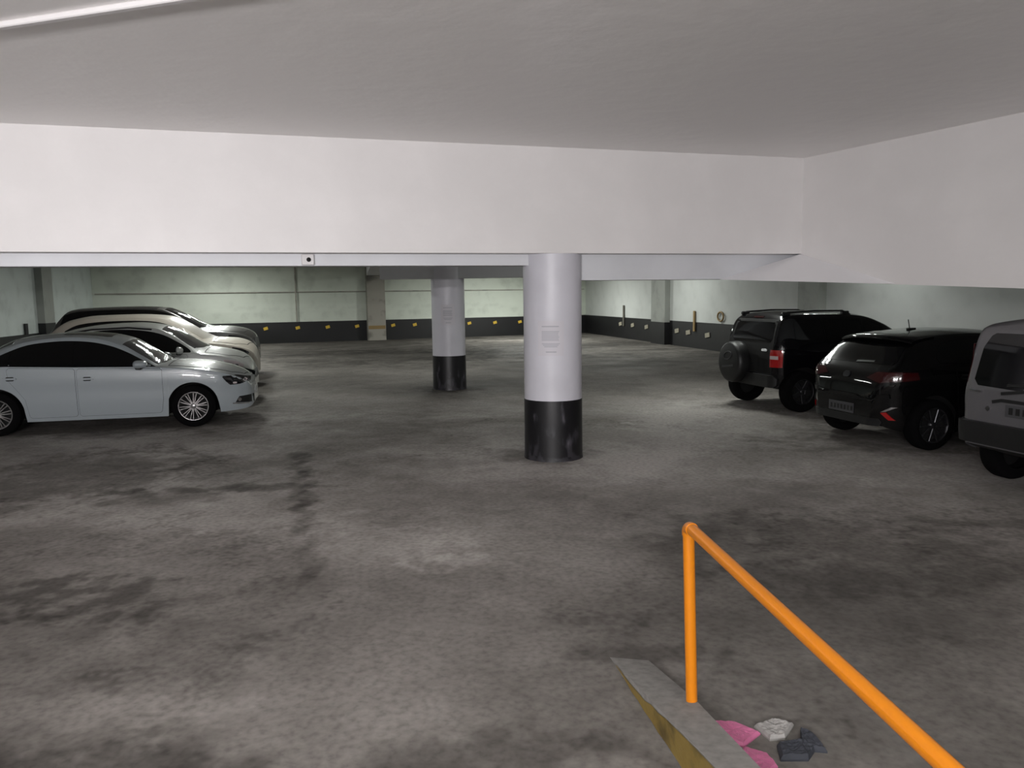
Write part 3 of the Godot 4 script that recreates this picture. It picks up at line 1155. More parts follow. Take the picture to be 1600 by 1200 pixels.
		for i in poly.size():
			var a := poly[i]
			var b := poly[(i + 1) % poly.size()]
			var steps := maxi(1, int(ceil(a.distance_to(b) / cell)))
			for s in steps:
				var u := a.lerp(b, float(s) / steps)
				var w := a.lerp(b, float(s + 1) / steps)
				var mid := pos(dir, c, off)
				var p0 := pos(dir, u, off)
				var p1 := pos(dir, w, off)
				m.quad(p0, p1, pos(dir, w, -0.003), pos(dir, u, -0.003), (p0 + p1) * 0.5 - mid)
		return m

	func sample(dir: String, u: Vector2, off: float) -> Array:
		var h := 0.03 if dir != "B" and dir != "F" else 0.012
		var p := pos(dir, u, off)
		var a := pos(dir, u + Vector2(h, 0), off) - pos(dir, u - Vector2(h, 0), off)
		var b := pos(dir, u + Vector2(0, h), off) - pos(dir, u - Vector2(0, h), off)
		var g := a.cross(b).normalized()
		var want := Vector3.UP
		match dir:
			"R":
				want = Vector3.BACK
			"L":
				want = Vector3.FORWARD
			"F":
				want = Vector3.RIGHT
			"B":
				want = Vector3.LEFT
		if g.dot(want) < 0.0:
			g = -g
		return [p, g]

	func line(dir: String, pts: PackedVector2Array, width: float, off := 0.003, mb: MB = null) -> MB:
		var m := MB.new() if mb == null else mb
		for poly in Geometry2D.offset_polyline(pts, width * 0.5, Geometry2D.JOIN_MITER, Geometry2D.END_BUTT):
			patch(dir, poly, off, 0.08, m)
		return m


func P(a: Array) -> PackedVector2Array:
	var p := PackedVector2Array()
	for i in range(0, a.size(), 2):
		p.append(Vector2(a[i], a[i + 1]))
	return p


func rnd(p: PackedVector2Array, r: float) -> PackedVector2Array:
	var a := Geometry2D.offset_polygon(p, -r, Geometry2D.JOIN_MITER)
	if a.is_empty():
		return p
	var b := Geometry2D.offset_polygon(a[0], r, Geometry2D.JOIN_ROUND)
	return b[0] if not b.is_empty() else p


func inset(p: PackedVector2Array, r: float) -> PackedVector2Array:
	var a := Geometry2D.offset_polygon(p, -r, Geometry2D.JOIN_MITER)
	return a[0] if not a.is_empty() else p


func mirror(p: PackedVector2Array) -> PackedVector2Array:
	var q := PackedVector2Array()
	for v in p:
		q.append(Vector2(-v.x, v.y))
	return q


func curve_pts(p: PackedVector2Array, n := 6) -> PackedVector2Array:
	# a Catmull-Rom outline through the points, open
	var out := PackedVector2Array()
	for i in p.size() - 1:
		var a := p[maxi(i - 1, 0)]
		var d := p[mini(i + 2, p.size() - 1)]
		for k in n:
			out.append(p[i].cubic_interpolate(p[i + 1], a, d, float(k) / n))
	out.append(p[p.size() - 1])
	return out


func wheel(o: Node, at: Vector3, R: float, rim: float, wd: float, style: String, mat: Material, side := 1.0, turn := 0.0) -> void:
	var t := Transform3D(Basis(Vector3.RIGHT, PI / 2 * side), at)
	var w := wd / 2
	var ty := MB.new()
	ty.lathe([Vector2(rim, -w), Vector2(R - 0.05, -w * 1.02), Vector2(R - 0.012, -w * 0.9), Vector2(R, -w * 0.6), Vector2(R, w * 0.6), Vector2(R - 0.012, w * 0.9), Vector2(R - 0.05, w * 1.02), Vector2(rim + 0.012, w), Vector2(rim, w * 0.94), Vector2(rim - 0.004, w * 0.7)], t, 56)
	var wh := put("wheel", ty, M.rubber, o)
	var back := MB.new()
	back.lathe([Vector2(rim, w * 0.5), Vector2(rim - 0.01, w * 0.2), Vector2(rim * 0.5, w * 0.05), Vector2(0.0, w * 0.05)], t, 36)
	put("brake_drum", back, M.under, wh)
	var r := MB.new()
	r.lathe([Vector2(rim + 0.002, w * 0.93), Vector2(rim - 0.012, w * 0.96), Vector2(rim - 0.022, w * 0.7), Vector2(rim - 0.03, w * 0.3)], t, 48)
	r.lathe([Vector2(0.0, w * 0.9), Vector2(0.028, w * 0.9), Vector2(0.05, w * 0.8), Vector2(0.06, w * 0.5)], t, 24)
	var n := 20 if style == "fine" else (5 if style == "star" or style == "wide" else 10)
	for i in n:
		var a := TAU * i / n + turn
		var legs := [0.0]
		if style == "star":
			legs = [-0.30, 0.30]
		elif style == "fine":
			legs = [0.05 if i % 2 else -0.05]
		for g in legs:
			var p0 := Vector3(cos(a) * 0.035, w * 0.78, sin(a) * 0.035)
			var p1 := Vector3(cos(a + g) * (rim - 0.012), w * 0.84, sin(a + g) * (rim - 0.012))
			var d := (p1 - p0)
			var sw: float = {"fine": 0.016, "star": 0.026, "wide": 0.075, "ten": 0.026}[style]
			var bx := Basis(d.normalized(), Vector3.UP, d.normalized().cross(Vector3.UP))
			r.bevel_box(t * Transform3D(bx, (p0 + p1) * 0.5), Vector3(d.length(), 0.022, sw), 0.006)
	put("rim", r, mat, wh)


func car_root(called: String, label: String, B: Body, x: float, z: float, turn: float, paint: Material) -> Node3D:
	var o := thing(called, label, "car", Vector3(x, 0, z), deg_to_rad(turn))
	put("body", B.shell(), paint, o)
	put("underbody", B.belly(), M.under, o)
	return o


func both(o: Node, called: String, B: Body, poly: PackedVector2Array, mat: Material, off := 0.004, cell := 0.06) -> void:
	put(called, B.patch("R", poly, off, cell), mat, o)
	put(called, B.patch("L", poly, off, cell), mat, o)


func door(o: Node, B: Body, poly: PackedVector2Array, paint: Material, handle := Vector2.ZERO) -> void:
	var s := put("door", B.patch("R", inset(poly, 0.0035), 0.005, 0.07), paint, o)
	put("door_gap", B.patch("R", poly, 0.0015, 0.07), M.seam, s)
	if handle != Vector2.ZERO:
		var r := MB.new()
		B.patch("R", rnd(P([handle.x - 0.07, handle.y - 0.03, handle.x + 0.07, handle.y - 0.03, handle.x + 0.07, handle.y + 0.03, handle.x - 0.07, handle.y + 0.03]), 0.028), 0.0075, 0.05, r)
		put("handle_recess", r, M.seam, s)
		var h := MB.new()
		B.patch("R", rnd(P([handle.x - 0.11, handle.y - 0.012, handle.x + 0.09, handle.y - 0.012, handle.x + 0.09, handle.y + 0.016, handle.x - 0.11, handle.y + 0.016]), 0.012), 0.032, 0.05, h)
		put("handle", h, paint, s)


func wing_mirror(o: Node, at: Vector3, side: float, paint: Material, size := Vector3(0.10, 0.075, 0.11)) -> void:
	var m := MB.new()
	var rows := []
	for i in 13:
		var a := PI * i / 12.0
		var row := PackedVector3Array()
		for j in 21:
			var b := TAU * j / 20.0
			var q := Vector3(cos(b) * sin(a), sin(b) * sin(a), cos(a))
			q.x = signf(q.x) * pow(absf(q.x), 0.8)
			row.append(at + Vector3(q.x * size.x * (1.0 if q.x > 0 else 0.45), q.y * size.y, q.z * size.z))
		rows.append(row)
	m.grid(rows, at, true)
	var w := put("wing_mirror", m, paint, o)
	var st := MB.new()
	st.bevel_box(Transform3D(Basis(), at + Vector3(0.0, -0.06, -side * 0.09)), Vector3(0.09, 0.05, 0.16), 0.015)
	put("mirror_foot", st, M.dark_plastic, w)


func build_cars() -> void:
	white_saloon()
	silver_car()
	beige_car()
	dark_roof_suv()
	black_suv()
	black_hatchback()
	grey_van()


func white_saloon() -> void:
	var L := 4.66
	var B := Body.new({"L": L,
		"w": [[0, 0.55], [0.08, 0.70], [0.3, 0.80], [0.8, 0.865], [1.6, 0.885], [3.2, 0.885], [3.8, 0.88], [4.15, 0.845], [4.4, 0.765], [4.55, 0.66], [4.62, 0.56], [4.66, 0.42]],
		"rk": [[0, 0.36], [0.3, 0.25], [0.8, 0.20], [1.4, 0.19], [3.4, 0.18], [4.1, 0.20], [4.5, 0.22], [4.62, 0.25], [4.66, 0.30]],
		"ys": [[0, 0.70], [0.1, 0.92], [0.6, 0.99], [1.3, 1.0], [2.2, 0.965], [3.2, 0.935], [3.6, 0.915], [4.0, 0.865], [4.3, 0.79], [4.5, 0.70], [4.62, 0.60], [4.66, 0.48]],
		"yr": [[0, 0.72], [0.1, 0.95], [0.45, 1.03], [0.8, 1.08], [1.2, 1.25], [1.5, 1.345], [1.8, 1.39], [2.1, 1.405], [2.45, 1.375], [2.8, 1.26], [3.1, 1.09], [3.34, 0.955], [3.6, 0.93], [4.0, 0.88], [4.3, 0.80], [4.5, 0.71], [4.62, 0.61], [4.66, 0.49]],
		"wr": [[0, 0.5], [0.1, 0.66], [0.5, 0.72], [0.9, 0.64], [1.4, 0.60], [2.1, 0.60], [2.7, 0.60], [3.1, 0.66], [3.4, 0.75], [3.8, 0.76], [4.2, 0.70], [4.5, 0.58], [4.62, 0.47], [4.66, 0.36]],
		"yt": [[0, 0.74], [0.1, 0.98], [0.45, 1.07], [0.75, 1.11], [0.96, 1.235], [1.32, 1.40], [1.68, 1.45], [2.02, 1.463], [2.5, 1.435], [2.81, 1.365], [3.1, 1.19], [3.40, 1.005], [3.6, 0.985], [4.0, 0.935], [4.3, 0.86], [4.5, 0.77], [4.62, 0.66], [4.66, 0.53]],
		"arches": [[1.125, 0.325, 0.375], [3.80, 0.325, 0.365]]})
	var o := car_root("saloon_car", "white saloon car with dark windows, nearest of the left row", B, -6.52, -12.13, 14.2, M.white_car)
	for s in [1.0, -1.0]:
		wheel(o, Vector3(3.80 - L / 2, 0.322, s * 0.765), 0.322, 0.218, 0.21, "fine", M.alloy, s)
		wheel(o, Vector3(1.125 - L / 2, 0.322, s * 0.765), 0.322, 0.218, 0.21, "fine", M.alloy, s)
	var dlo := curve_pts(P([3.30, 0.945, 3.13, 1.03, 2.91, 1.155, 2.66, 1.265, 2.40, 1.33, 2.10, 1.355, 1.81, 1.345, 1.51, 1.30, 1.21, 1.18, 0.95, 1.035]))
	dlo.append_array(P([0.95, 1.012, 1.3, 1.014, 2.2, 0.975]))
	var front := Geometry2D.intersect_polygons(dlo, P([2.24, 0.5, 3.4, 0.5, 3.4, 1.6, 2.24, 1.6]))[0]
	var rear := Geometry2D.intersect_polygons(dlo, P([1.36, 0.5, 2.17, 0.5, 2.17, 1.6, 1.36, 1.6]))[0]
	var quarter := Geometry2D.intersect_polygons(dlo, P([0.8, 0.5, 1.33, 0.5, 1.33, 1.6, 0.8, 1.6]))[0]
	both(o, "window_surround", B, dlo, M.glass, 0.002)
	for w in [front, rear, quarter]:
		both(o, "side_window", B, w, M.glass, 0.004)
	# windscreen, sunroof, rear window
	var ws := put("windscreen", B.patch("T", P([2.80, -0.56, 2.86, -0.3, 2.88, 0.0, 2.86, 0.3, 2.80, 0.56, 3.31, 0.69, 3.40, 0.45, 3.42, 0.0, 3.40, -0.45, 3.31, -0.69]), 0.003), M.screen, o)
	put("wiper", B.line("T", P([3.37, 0.5, 3.30, -0.1]), 0.02, 0.012), M.dark_plastic, ws)
	put("sunroof", B.patch("T", rnd(P([1.95, -0.42, 2.62, -0.42, 2.62, 0.42, 1.95, 0.42]), 0.06), 0.003), M.glass, o)
	put("rear_window", B.patch("T", P([0.78, -0.58, 1.3, -0.5, 1.3, 0.5, 0.78, 0.58]), 0.003), M.glass, o)
	# doors
	door(o, B, rnd(P([2.22, 0.955, 3.385, 0.925, 3.385, 0.45, 3.35, 0.24, 2.22, 0.24]), 0.03), M.white_car, Vector2(2.36, 0.80))
	door(o, B, rnd(P([2.20, 0.957, 1.30, 0.995, 1.33, 0.80, 1.52, 0.52, 1.56, 0.24, 2.20, 0.24]), 0.03), M.white_car, Vector2(1.35, 0.835))
	for s in [1.0, -1.0]:
		wing_mirror(o, Vector3(3.08 - L / 2, 1.0, s * 0.985), s, M.white_car, Vector3(0.14, 0.058, 0.12))
	put("bonnet_gap", B.line("T", P([3.46, -0.72, 3.5, 0.0, 3.46, 0.72, 4.0, 0.70, 4.35, 0.56, 4.52, 0.3, 4.55, 0.0]), 0.01), M.seam, o)
	# lamps, grille, lower intakes
	for d in ["R", "L"]:
		var hl := put("headlamp", B.patch(d, rnd(P([4.22, 0.765, 4.42, 0.765, 4.63, 0.725, 4.62, 0.655, 4.48, 0.625, 4.34, 0.62, 4.28, 0.68]), 0.012), 0.006, 0.04), M.lamp_dark, o)
		put("lamp_lens", B.patch(d, rnd(P([4.52, 0.66, 4.58, 0.66, 4.58, 0.705, 4.52, 0.705]), 0.02), 0.010, 0.03), M.clear_lamp, hl)
		put("lamp_lens", B.patch(d, rnd(P([4.38, 0.635, 4.44, 0.635, 4.44, 0.665, 4.38, 0.665]), 0.012), 0.010, 0.03), M.clear_lamp, hl)
		var fg := put("lower_intake", B.patch(d, P([4.40, 0.335, 4.46, 0.43, 4.66, 0.44, 4.66, 0.31]), 0.004, 0.04), M.dark_plastic, o)
		put("fog_lamp", B.patch(d, rnd(P([4.42, 0.35, 4.49, 0.35, 4.49, 0.41, 4.45, 0.41]), 0.02), 0.009, 0.03), M.chrome, fg)
		put("chrome_strip", B.line(d, P([4.36, 0.325, 4.66, 0.30]), 0.018, 0.008), M.chrome, o)
	put("grille", B.patch("F", P([-0.5, 0.60, 0.5, 0.60, 0.52, 0.70, -0.52, 0.70]), 0.004, 0.05), M.dark_plastic, o)
	put("number_plate", B.patch("F", P([-0.2, 0.42, 0.2, 0.42, 0.2, 0.54, -0.2, 0.54]), 0.012, 0.1), M.plate_white, o)


func silver_car() -> void:
	var L := 4.15
	var B := Body.new({"L": L,
		"w": [[0, 0.60], [0.1, 0.74], [0.4, 0.82], [1.2, 0.86], [3.0, 0.86], [3.6, 0.835], [3.9, 0.74], [4.05, 0.62], [4.12, 0.50], [4.15, 0.36]],
		"rk": [[0, 0.36], [0.3, 0.25], [0.8, 0.21], [3.4, 0.20], [4.0, 0.23], [4.15, 0.30]],
		"ys": [[0, 0.72], [0.1, 0.94], [0.5, 1.02], [1.3, 1.02], [2.2, 0.99], [3.0, 0.965], [3.4, 0.93], [3.7, 0.87], [3.95, 0.78], [4.08, 0.66], [4.15, 0.48]],
		"yr": [[0, 0.74], [0.1, 0.98], [0.35, 1.08], [0.7, 1.27], [1.1, 1.40], [1.6, 1.465], [2.1, 1.475], [2.45, 1.43], [2.75, 1.29], [3.05, 1.08], [3.22, 0.985], [3.4, 0.945], [3.7, 0.885], [3.95, 0.79], [4.08, 0.67], [4.15, 0.49]],
		"wr": [[0, 0.54], [0.1, 0.68], [0.5, 0.66], [1.1, 0.60], [2.1, 0.60], [2.6, 0.60], [3.0, 0.67], [3.3, 0.74], [3.6, 0.71], [3.9, 0.60], [4.08, 0.46], [4.15, 0.30]],
		"yt": [[0, 0.76], [0.1, 1.0], [0.35, 1.14], [0.7, 1.33], [1.1, 1.455], [1.6, 1.52], [2.06, 1.535], [2.56, 1.47], [2.9, 1.29], [3.2, 1.10], [3.32, 1.05], [3.6, 1.0], [3.85, 0.93], [4.02, 0.82], [4.1, 0.70], [4.15, 0.53]],
		"arches": [[0.75, 0.31, 0.355], [3.30, 0.31, 0.355]]})
	var o := car_root("hatchback_car", "silver rounded hatchback parked behind the white saloon", B, -7.05, -14.62, 14.2, M.silver_car)
	for s in [1.0, -1.0]:
		wheel(o, Vector3(3.30 - L / 2, 0.308, s * 0.745), 0.308, 0.20, 0.20, "ten", M.alloy, s)
		wheel(o, Vector3(0.75 - L / 2, 0.308, s * 0.745), 0.308, 0.20, 0.20, "ten", M.alloy, s)
	var dlo := curve_pts(P([3.06, 0.985, 3.05, 1.03, 2.86, 1.165, 2.55, 1.33, 2.2, 1.405, 1.8, 1.425, 1.4, 1.395, 1.0, 1.30, 0.75, 1.16]))
	dlo.append_array(P([0.70, 1.06, 1.3, 1.045, 2.2, 1.01]))
	both(o, "side_window", B, dlo, M.glass, 0.004)
	put("roof_rail", B.line("R", P([0.85, 1.345, 1.4, 1.435, 2.0, 1.455, 2.4, 1.415]), 0.03, 0.012), M.dark_plastic, o)
	put("windscreen", B.patch("T", P([2.56, -0.55, 2.6, 0.0, 2.56, 0.55, 3.12, 0.66, 3.25, 0.4, 3.30, 0.0, 3.25, -0.4, 3.12, -0.66]), 0.003), M.screen, o)
	put("rear_window", B.patch("T", P([0.38, -0.5, 0.85, -0.5, 0.85, 0.5, 0.38, 0.5]), 0.003), M.glass, o)
	put("bonnet_gap", B.line("T", P([3.3, -0.70, 3.36, 0.0, 3.3, 0.70, 3.7, 0.64, 3.95, 0.42, 4.02, 0.0]), 0.01), M.seam, o)
	door(o, B, rnd(P([1.9, 1.0, 3.02, 0.955, 3.0, 0.5, 2.93, 0.26, 1.9, 0.26]), 0.03), M.silver_car, Vector2(2.05, 0.84))
	for s in [1.0, -1.0]:
		wing_mirror(o, Vector3(2.88 - L / 2, 1.03, s * 0.94), s, M.silver_car, Vector3(0.085, 0.07, 0.10))
	for d in ["R", "L"]:
		var hl := put("headlamp", B.patch(d, rnd(P([3.60, 0.845, 3.84, 0.80, 3.98, 0.72, 3.94, 0.66, 3.78, 0.66, 3.66, 0.74]), 0.02), 0.006, 0.04), M.clear_lamp, o)
		put("lamp_lens", B.patch(d, rnd(P([3.80, 0.69, 3.88, 0.69, 3.88, 0.75, 3.80, 0.75]), 0.02), 0.012, 0.03), M.chrome, hl)
		put("fog_lamp", B.patch(d, rnd(P([3.96, 0.38, 4.06, 0.38, 4.06, 0.46, 3.96, 0.46]), 0.03), 0.006, 0.04), M.dark_plastic, o)
	put("grille", B.patch("F", rnd(P([-0.4, 0.44, 0.4, 0.44, 0.46, 0.60, -0.46, 0.60]), 0.03), 0.005, 0.05), M.dark_plastic, o)


func beige_car() -> void:
	var L := 4.35
	var B := Body.new({"L": L,
		"w": [[0, 0.62], [0.1, 0.76], [0.4, 0.84], [1.2, 0.88], [3.2, 0.88], [3.8, 0.855], [4.1, 0.76], [4.25, 0.64], [4.32, 0.52], [4.35, 0.36]],
		"rk": [[0, 0.38], [0.3, 0.28], [0.8, 0.23], [3.6, 0.22], [4.2, 0.25], [4.35, 0.32]],
		"ys": [[0, 0.78], [0.1, 1.0], [0.5, 1.08], [1.3, 1.08], [2.4, 1.05], [3.2, 1.02], [3.6, 0.99], [3.9, 0.94], [4.15, 0.86], [4.28, 0.76], [4.35, 0.58]],
		"yr": [[0, 0.80], [0.1, 1.06], [0.3, 1.28], [0.6, 1.49], [1.1, 1.575], [1.9, 1.59], [2.4, 1.555], [2.8, 1.39], [3.15, 1.16], [3.35, 1.045], [3.6, 1.01], [3.9, 0.955], [4.15, 0.87], [4.28, 0.77], [4.35, 0.59]],
		"wr": [[0, 0.56], [0.1, 0.68], [0.5, 0.66], [1.1, 0.63], [2.3, 0.62], [2.8, 0.64], [3.2, 0.70], [3.5, 0.76], [3.8, 0.73], [4.1, 0.62], [4.28, 0.48], [4.35, 0.30]],
		"yt": [[0, 0.82], [0.1, 1.1], [0.3, 1.36], [0.6, 1.555], [1.1, 1.64], [1.9, 1.653], [2.5, 1.61], [2.9, 1.43], [3.25, 1.21], [3.45, 1.12], [3.9, 1.085], [4.12, 1.02], [4.25, 0.92], [4.32, 0.80], [4.35, 0.64]],
		"arches": [[0.80, 0.33, 0.375], [3.45, 0.33, 0.375]]})
	var o := car_root("estate_car", "dull beige dusty car between the silver hatchback and the farthest left vehicle", B, -7.9, -17.05, 14.2, M.beige_car)
	for s in [1.0, -1.0]:
		wheel(o, Vector3(3.45 - L / 2, 0.325, s * 0.77), 0.325, 0.21, 0.20, "ten", M.alloy, s)
		wheel(o, Vector3(0.80 - L / 2, 0.325, s * 0.77), 0.325, 0.21, 0.20, "ten", M.alloy, s)
	var dlo := curve_pts(P([3.2, 1.045, 3.0, 1.19, 2.7, 1.375, 2.35, 1.49, 1.9, 1.525, 1.3, 1.515, 0.85, 1.46, 0.6, 1.34]))
	dlo.append_array(P([0.55, 1.11, 1.3, 1.105, 2.4, 1.075]))
	both(o, "side_window", B, dlo, M.glass, 0.004)
	var dusty := plain(Color(0.47, 0.45, 0.415), 0.45, 0.0, 0.15)
	put("windscreen", B.patch("T", P([2.58, -0.55, 2.62, 0.0, 2.58, 0.55, 3.25, 0.68, 3.4, 0.4, 3.44, 0.0, 3.4, -0.4, 3.25, -0.68]), 0.003), dusty, o).set_meta("label", "windscreen under a dull coat of dust")
	put("rear_window", B.patch("B", P([-0.5, 1.2, 0.5, 1.2, 0.46, 1.48, -0.46, 1.48]), 0.003), M.glass, o)
	put("bonnet_gap", B.line("T", P([3.48, -0.72, 3.52, 0.0, 3.48, 0.72, 3.9, 0.66, 4.15, 0.44, 4.22, 0.0]), 0.01), M.seam, o)
	for d in ["R", "L"]:
		put("headlamp", B.patch(d, rnd(P([3.82, 0.93, 4.05, 0.88, 4.2, 0.80, 4.16, 0.72, 3.95, 0.74]), 0.02), 0.006, 0.04), M.lamp_dark, o)
	for s in [1.0, -1.0]:
		wing_mirror(o, Vector3(3.02 - L / 2, 1.12, s * 0.97), s, M.beige_car)


func dark_roof_suv() -> void:
	var L := 4.75
	var B := Body.new({"L": L,
		"w": [[0, 0.70], [0.1, 0.82], [0.4, 0.89], [1.2, 0.92], [3.6, 0.92], [4.2, 0.89], [4.5, 0.80], [4.65, 0.70], [4.72, 0.58], [4.75, 0.44]],
		"rk": [[0, 0.48], [0.3, 0.36], [0.8, 0.30], [4.0, 0.30], [4.6, 0.33], [4.75, 0.40]],
		"ys": [[0, 0.95], [0.1, 1.12], [0.5, 1.19], [1.3, 1.20], [2.4, 1.19], [3.4, 1.17], [3.9, 1.15], [4.3, 1.09], [4.55, 1.00], [4.68, 0.90], [4.75, 0.72]],
		"yr": [[0, 0.97], [0.1, 1.20], [0.3, 1.50], [0.5, 1.69], [0.8, 1.735], [1.9, 1.755], [2.5, 1.725], [2.9, 1.57], [3.3, 1.32], [3.55, 1.20], [3.9, 1.17], [4.3, 1.105], [4.55, 1.01], [4.68, 0.91], [4.75, 0.73]],
		"wr": [[0, 0.64], [0.1, 0.72], [0.5, 0.68], [1.1, 0.66], [2.5, 0.65], [3.0, 0.67], [3.4, 0.74], [3.7, 0.79], [4.1, 0.76], [4.45, 0.66], [4.68, 0.52], [4.75, 0.38]],
		"yt": [[0, 1.0], [0.1, 1.24], [0.3, 1.54], [0.5, 1.75], [0.8, 1.785], [1.9, 1.81], [2.6, 1.775], [3.0, 1.61], [3.45, 1.36], [3.66, 1.29], [4.0, 1.28], [4.35, 1.23], [4.58, 1.14], [4.7, 1.02], [4.75, 0.80]],
		"arches": [[0.95, 0.37, 0.43], [3.75, 0.37, 0.43]]})
	var o := car_root("tall_suv", "tall dark off-roader with black roof and windows, farthest of the left row", B, -8.9, -19.5, 14.2, M.bronze_car)
	for s in [1.0, -1.0]:
		wheel(o, Vector3(3.75 - L / 2, 0.365, s * 0.79), 0.365, 0.23, 0.23, "ten", M.alloy, s)
		wheel(o, Vector3(0.95 - L / 2, 0.365, s * 0.79), 0.365, 0.23, 0.23, "ten", M.alloy, s)
	var dlo := curve_pts(P([3.42, 1.20, 3.2, 1.36, 2.85, 1.57, 2.45, 1.70, 1.9, 1.735, 1.2, 1.73, 0.7, 1.70, 0.42, 1.62]))
	dlo.append_array(P([0.30, 1.30, 0.6, 1.225, 1.3, 1.22, 2.4, 1.21]))
	both(o, "side_window", B, dlo, M.glass, 0.004)
	put("roof_panel", B.patch("T", rnd(P([0.45, -0.62, 2.45, -0.62, 2.45, 0.62, 0.45, 0.62]), 0.05), 0.003), M.black_car, o)
	put("windscreen", B.patch("T", P([2.62, -0.58, 2.68, 0.0, 2.62, 0.58, 3.42, 0.72, 3.6, 0.4, 3.63, 0.0, 3.6, -0.4, 3.42, -0.72]), 0.003), M.glass, o)
	put("rear_window", B.patch("B", P([-0.55, 1.28, 0.55, 1.28, 0.5, 1.64, -0.5, 1.64]), 0.003), M.glass, o)
	put("bonnet_gap", B.line("T", P([3.68, -0.76, 3.72, 0.0, 3.68, 0.76, 4.1, 0.72, 4.45, 0.52, 4.58, 0.0]), 0.012), M.seam, o)
	for d in ["R", "L"]:
		put("headlamp", B.patch(d, rnd(P([4.02, 1.09, 4.3, 1.05, 4.55, 0.95, 4.66, 0.86, 4.6, 0.78, 4.3, 0.90]), 0.02), 0.006, 0.04), M.lamp_dark, o)
		put("headlamp_lens", B.patch(d, rnd(P([4.5, 0.87, 4.58, 0.84, 4.58, 0.89, 4.5, 0.92]), 0.01), 0.012, 0.04), M.clear_lamp, o)
	put("grille", B.patch("F", rnd(P([-0.5, 0.74, 0.5, 0.74, 0.54, 0.98, -0.54, 0.98]), 0.03), 0.006, 0.05), M.dark_plastic, o)
	for s in [1.0, -1.0]:
		wing_mirror(o, Vector3(3.25 - L / 2, 1.28, s * 1.0), s, M.bronze_car, Vector3(0.10, 0.10, 0.11))


func lettering(parent: Node, called: String, text: String, size: float, at: Vector3, basis: Basis, mat: Material, width := 0.0) -> void:
	var tm := TextMesh.new()
	var sf := SystemFont.new()
	sf.font_names = PackedStringArray(["Droid Sans"])
	sf.font_weight = 700
	tm.font = sf
	tm.text = text
	tm.font_size = 32
	tm.pixel_size = size / 32.0
	tm.depth = 0.003
	var o := MeshInstance3D.new()
	o.name = called
	o.mesh = tm
	o.material_override = mat
	parent.add_child(o, true)
	o.transform = Transform3D(basis, at)
	if width > 0.0:
		o.scale = Vector3(width, 1, 1)


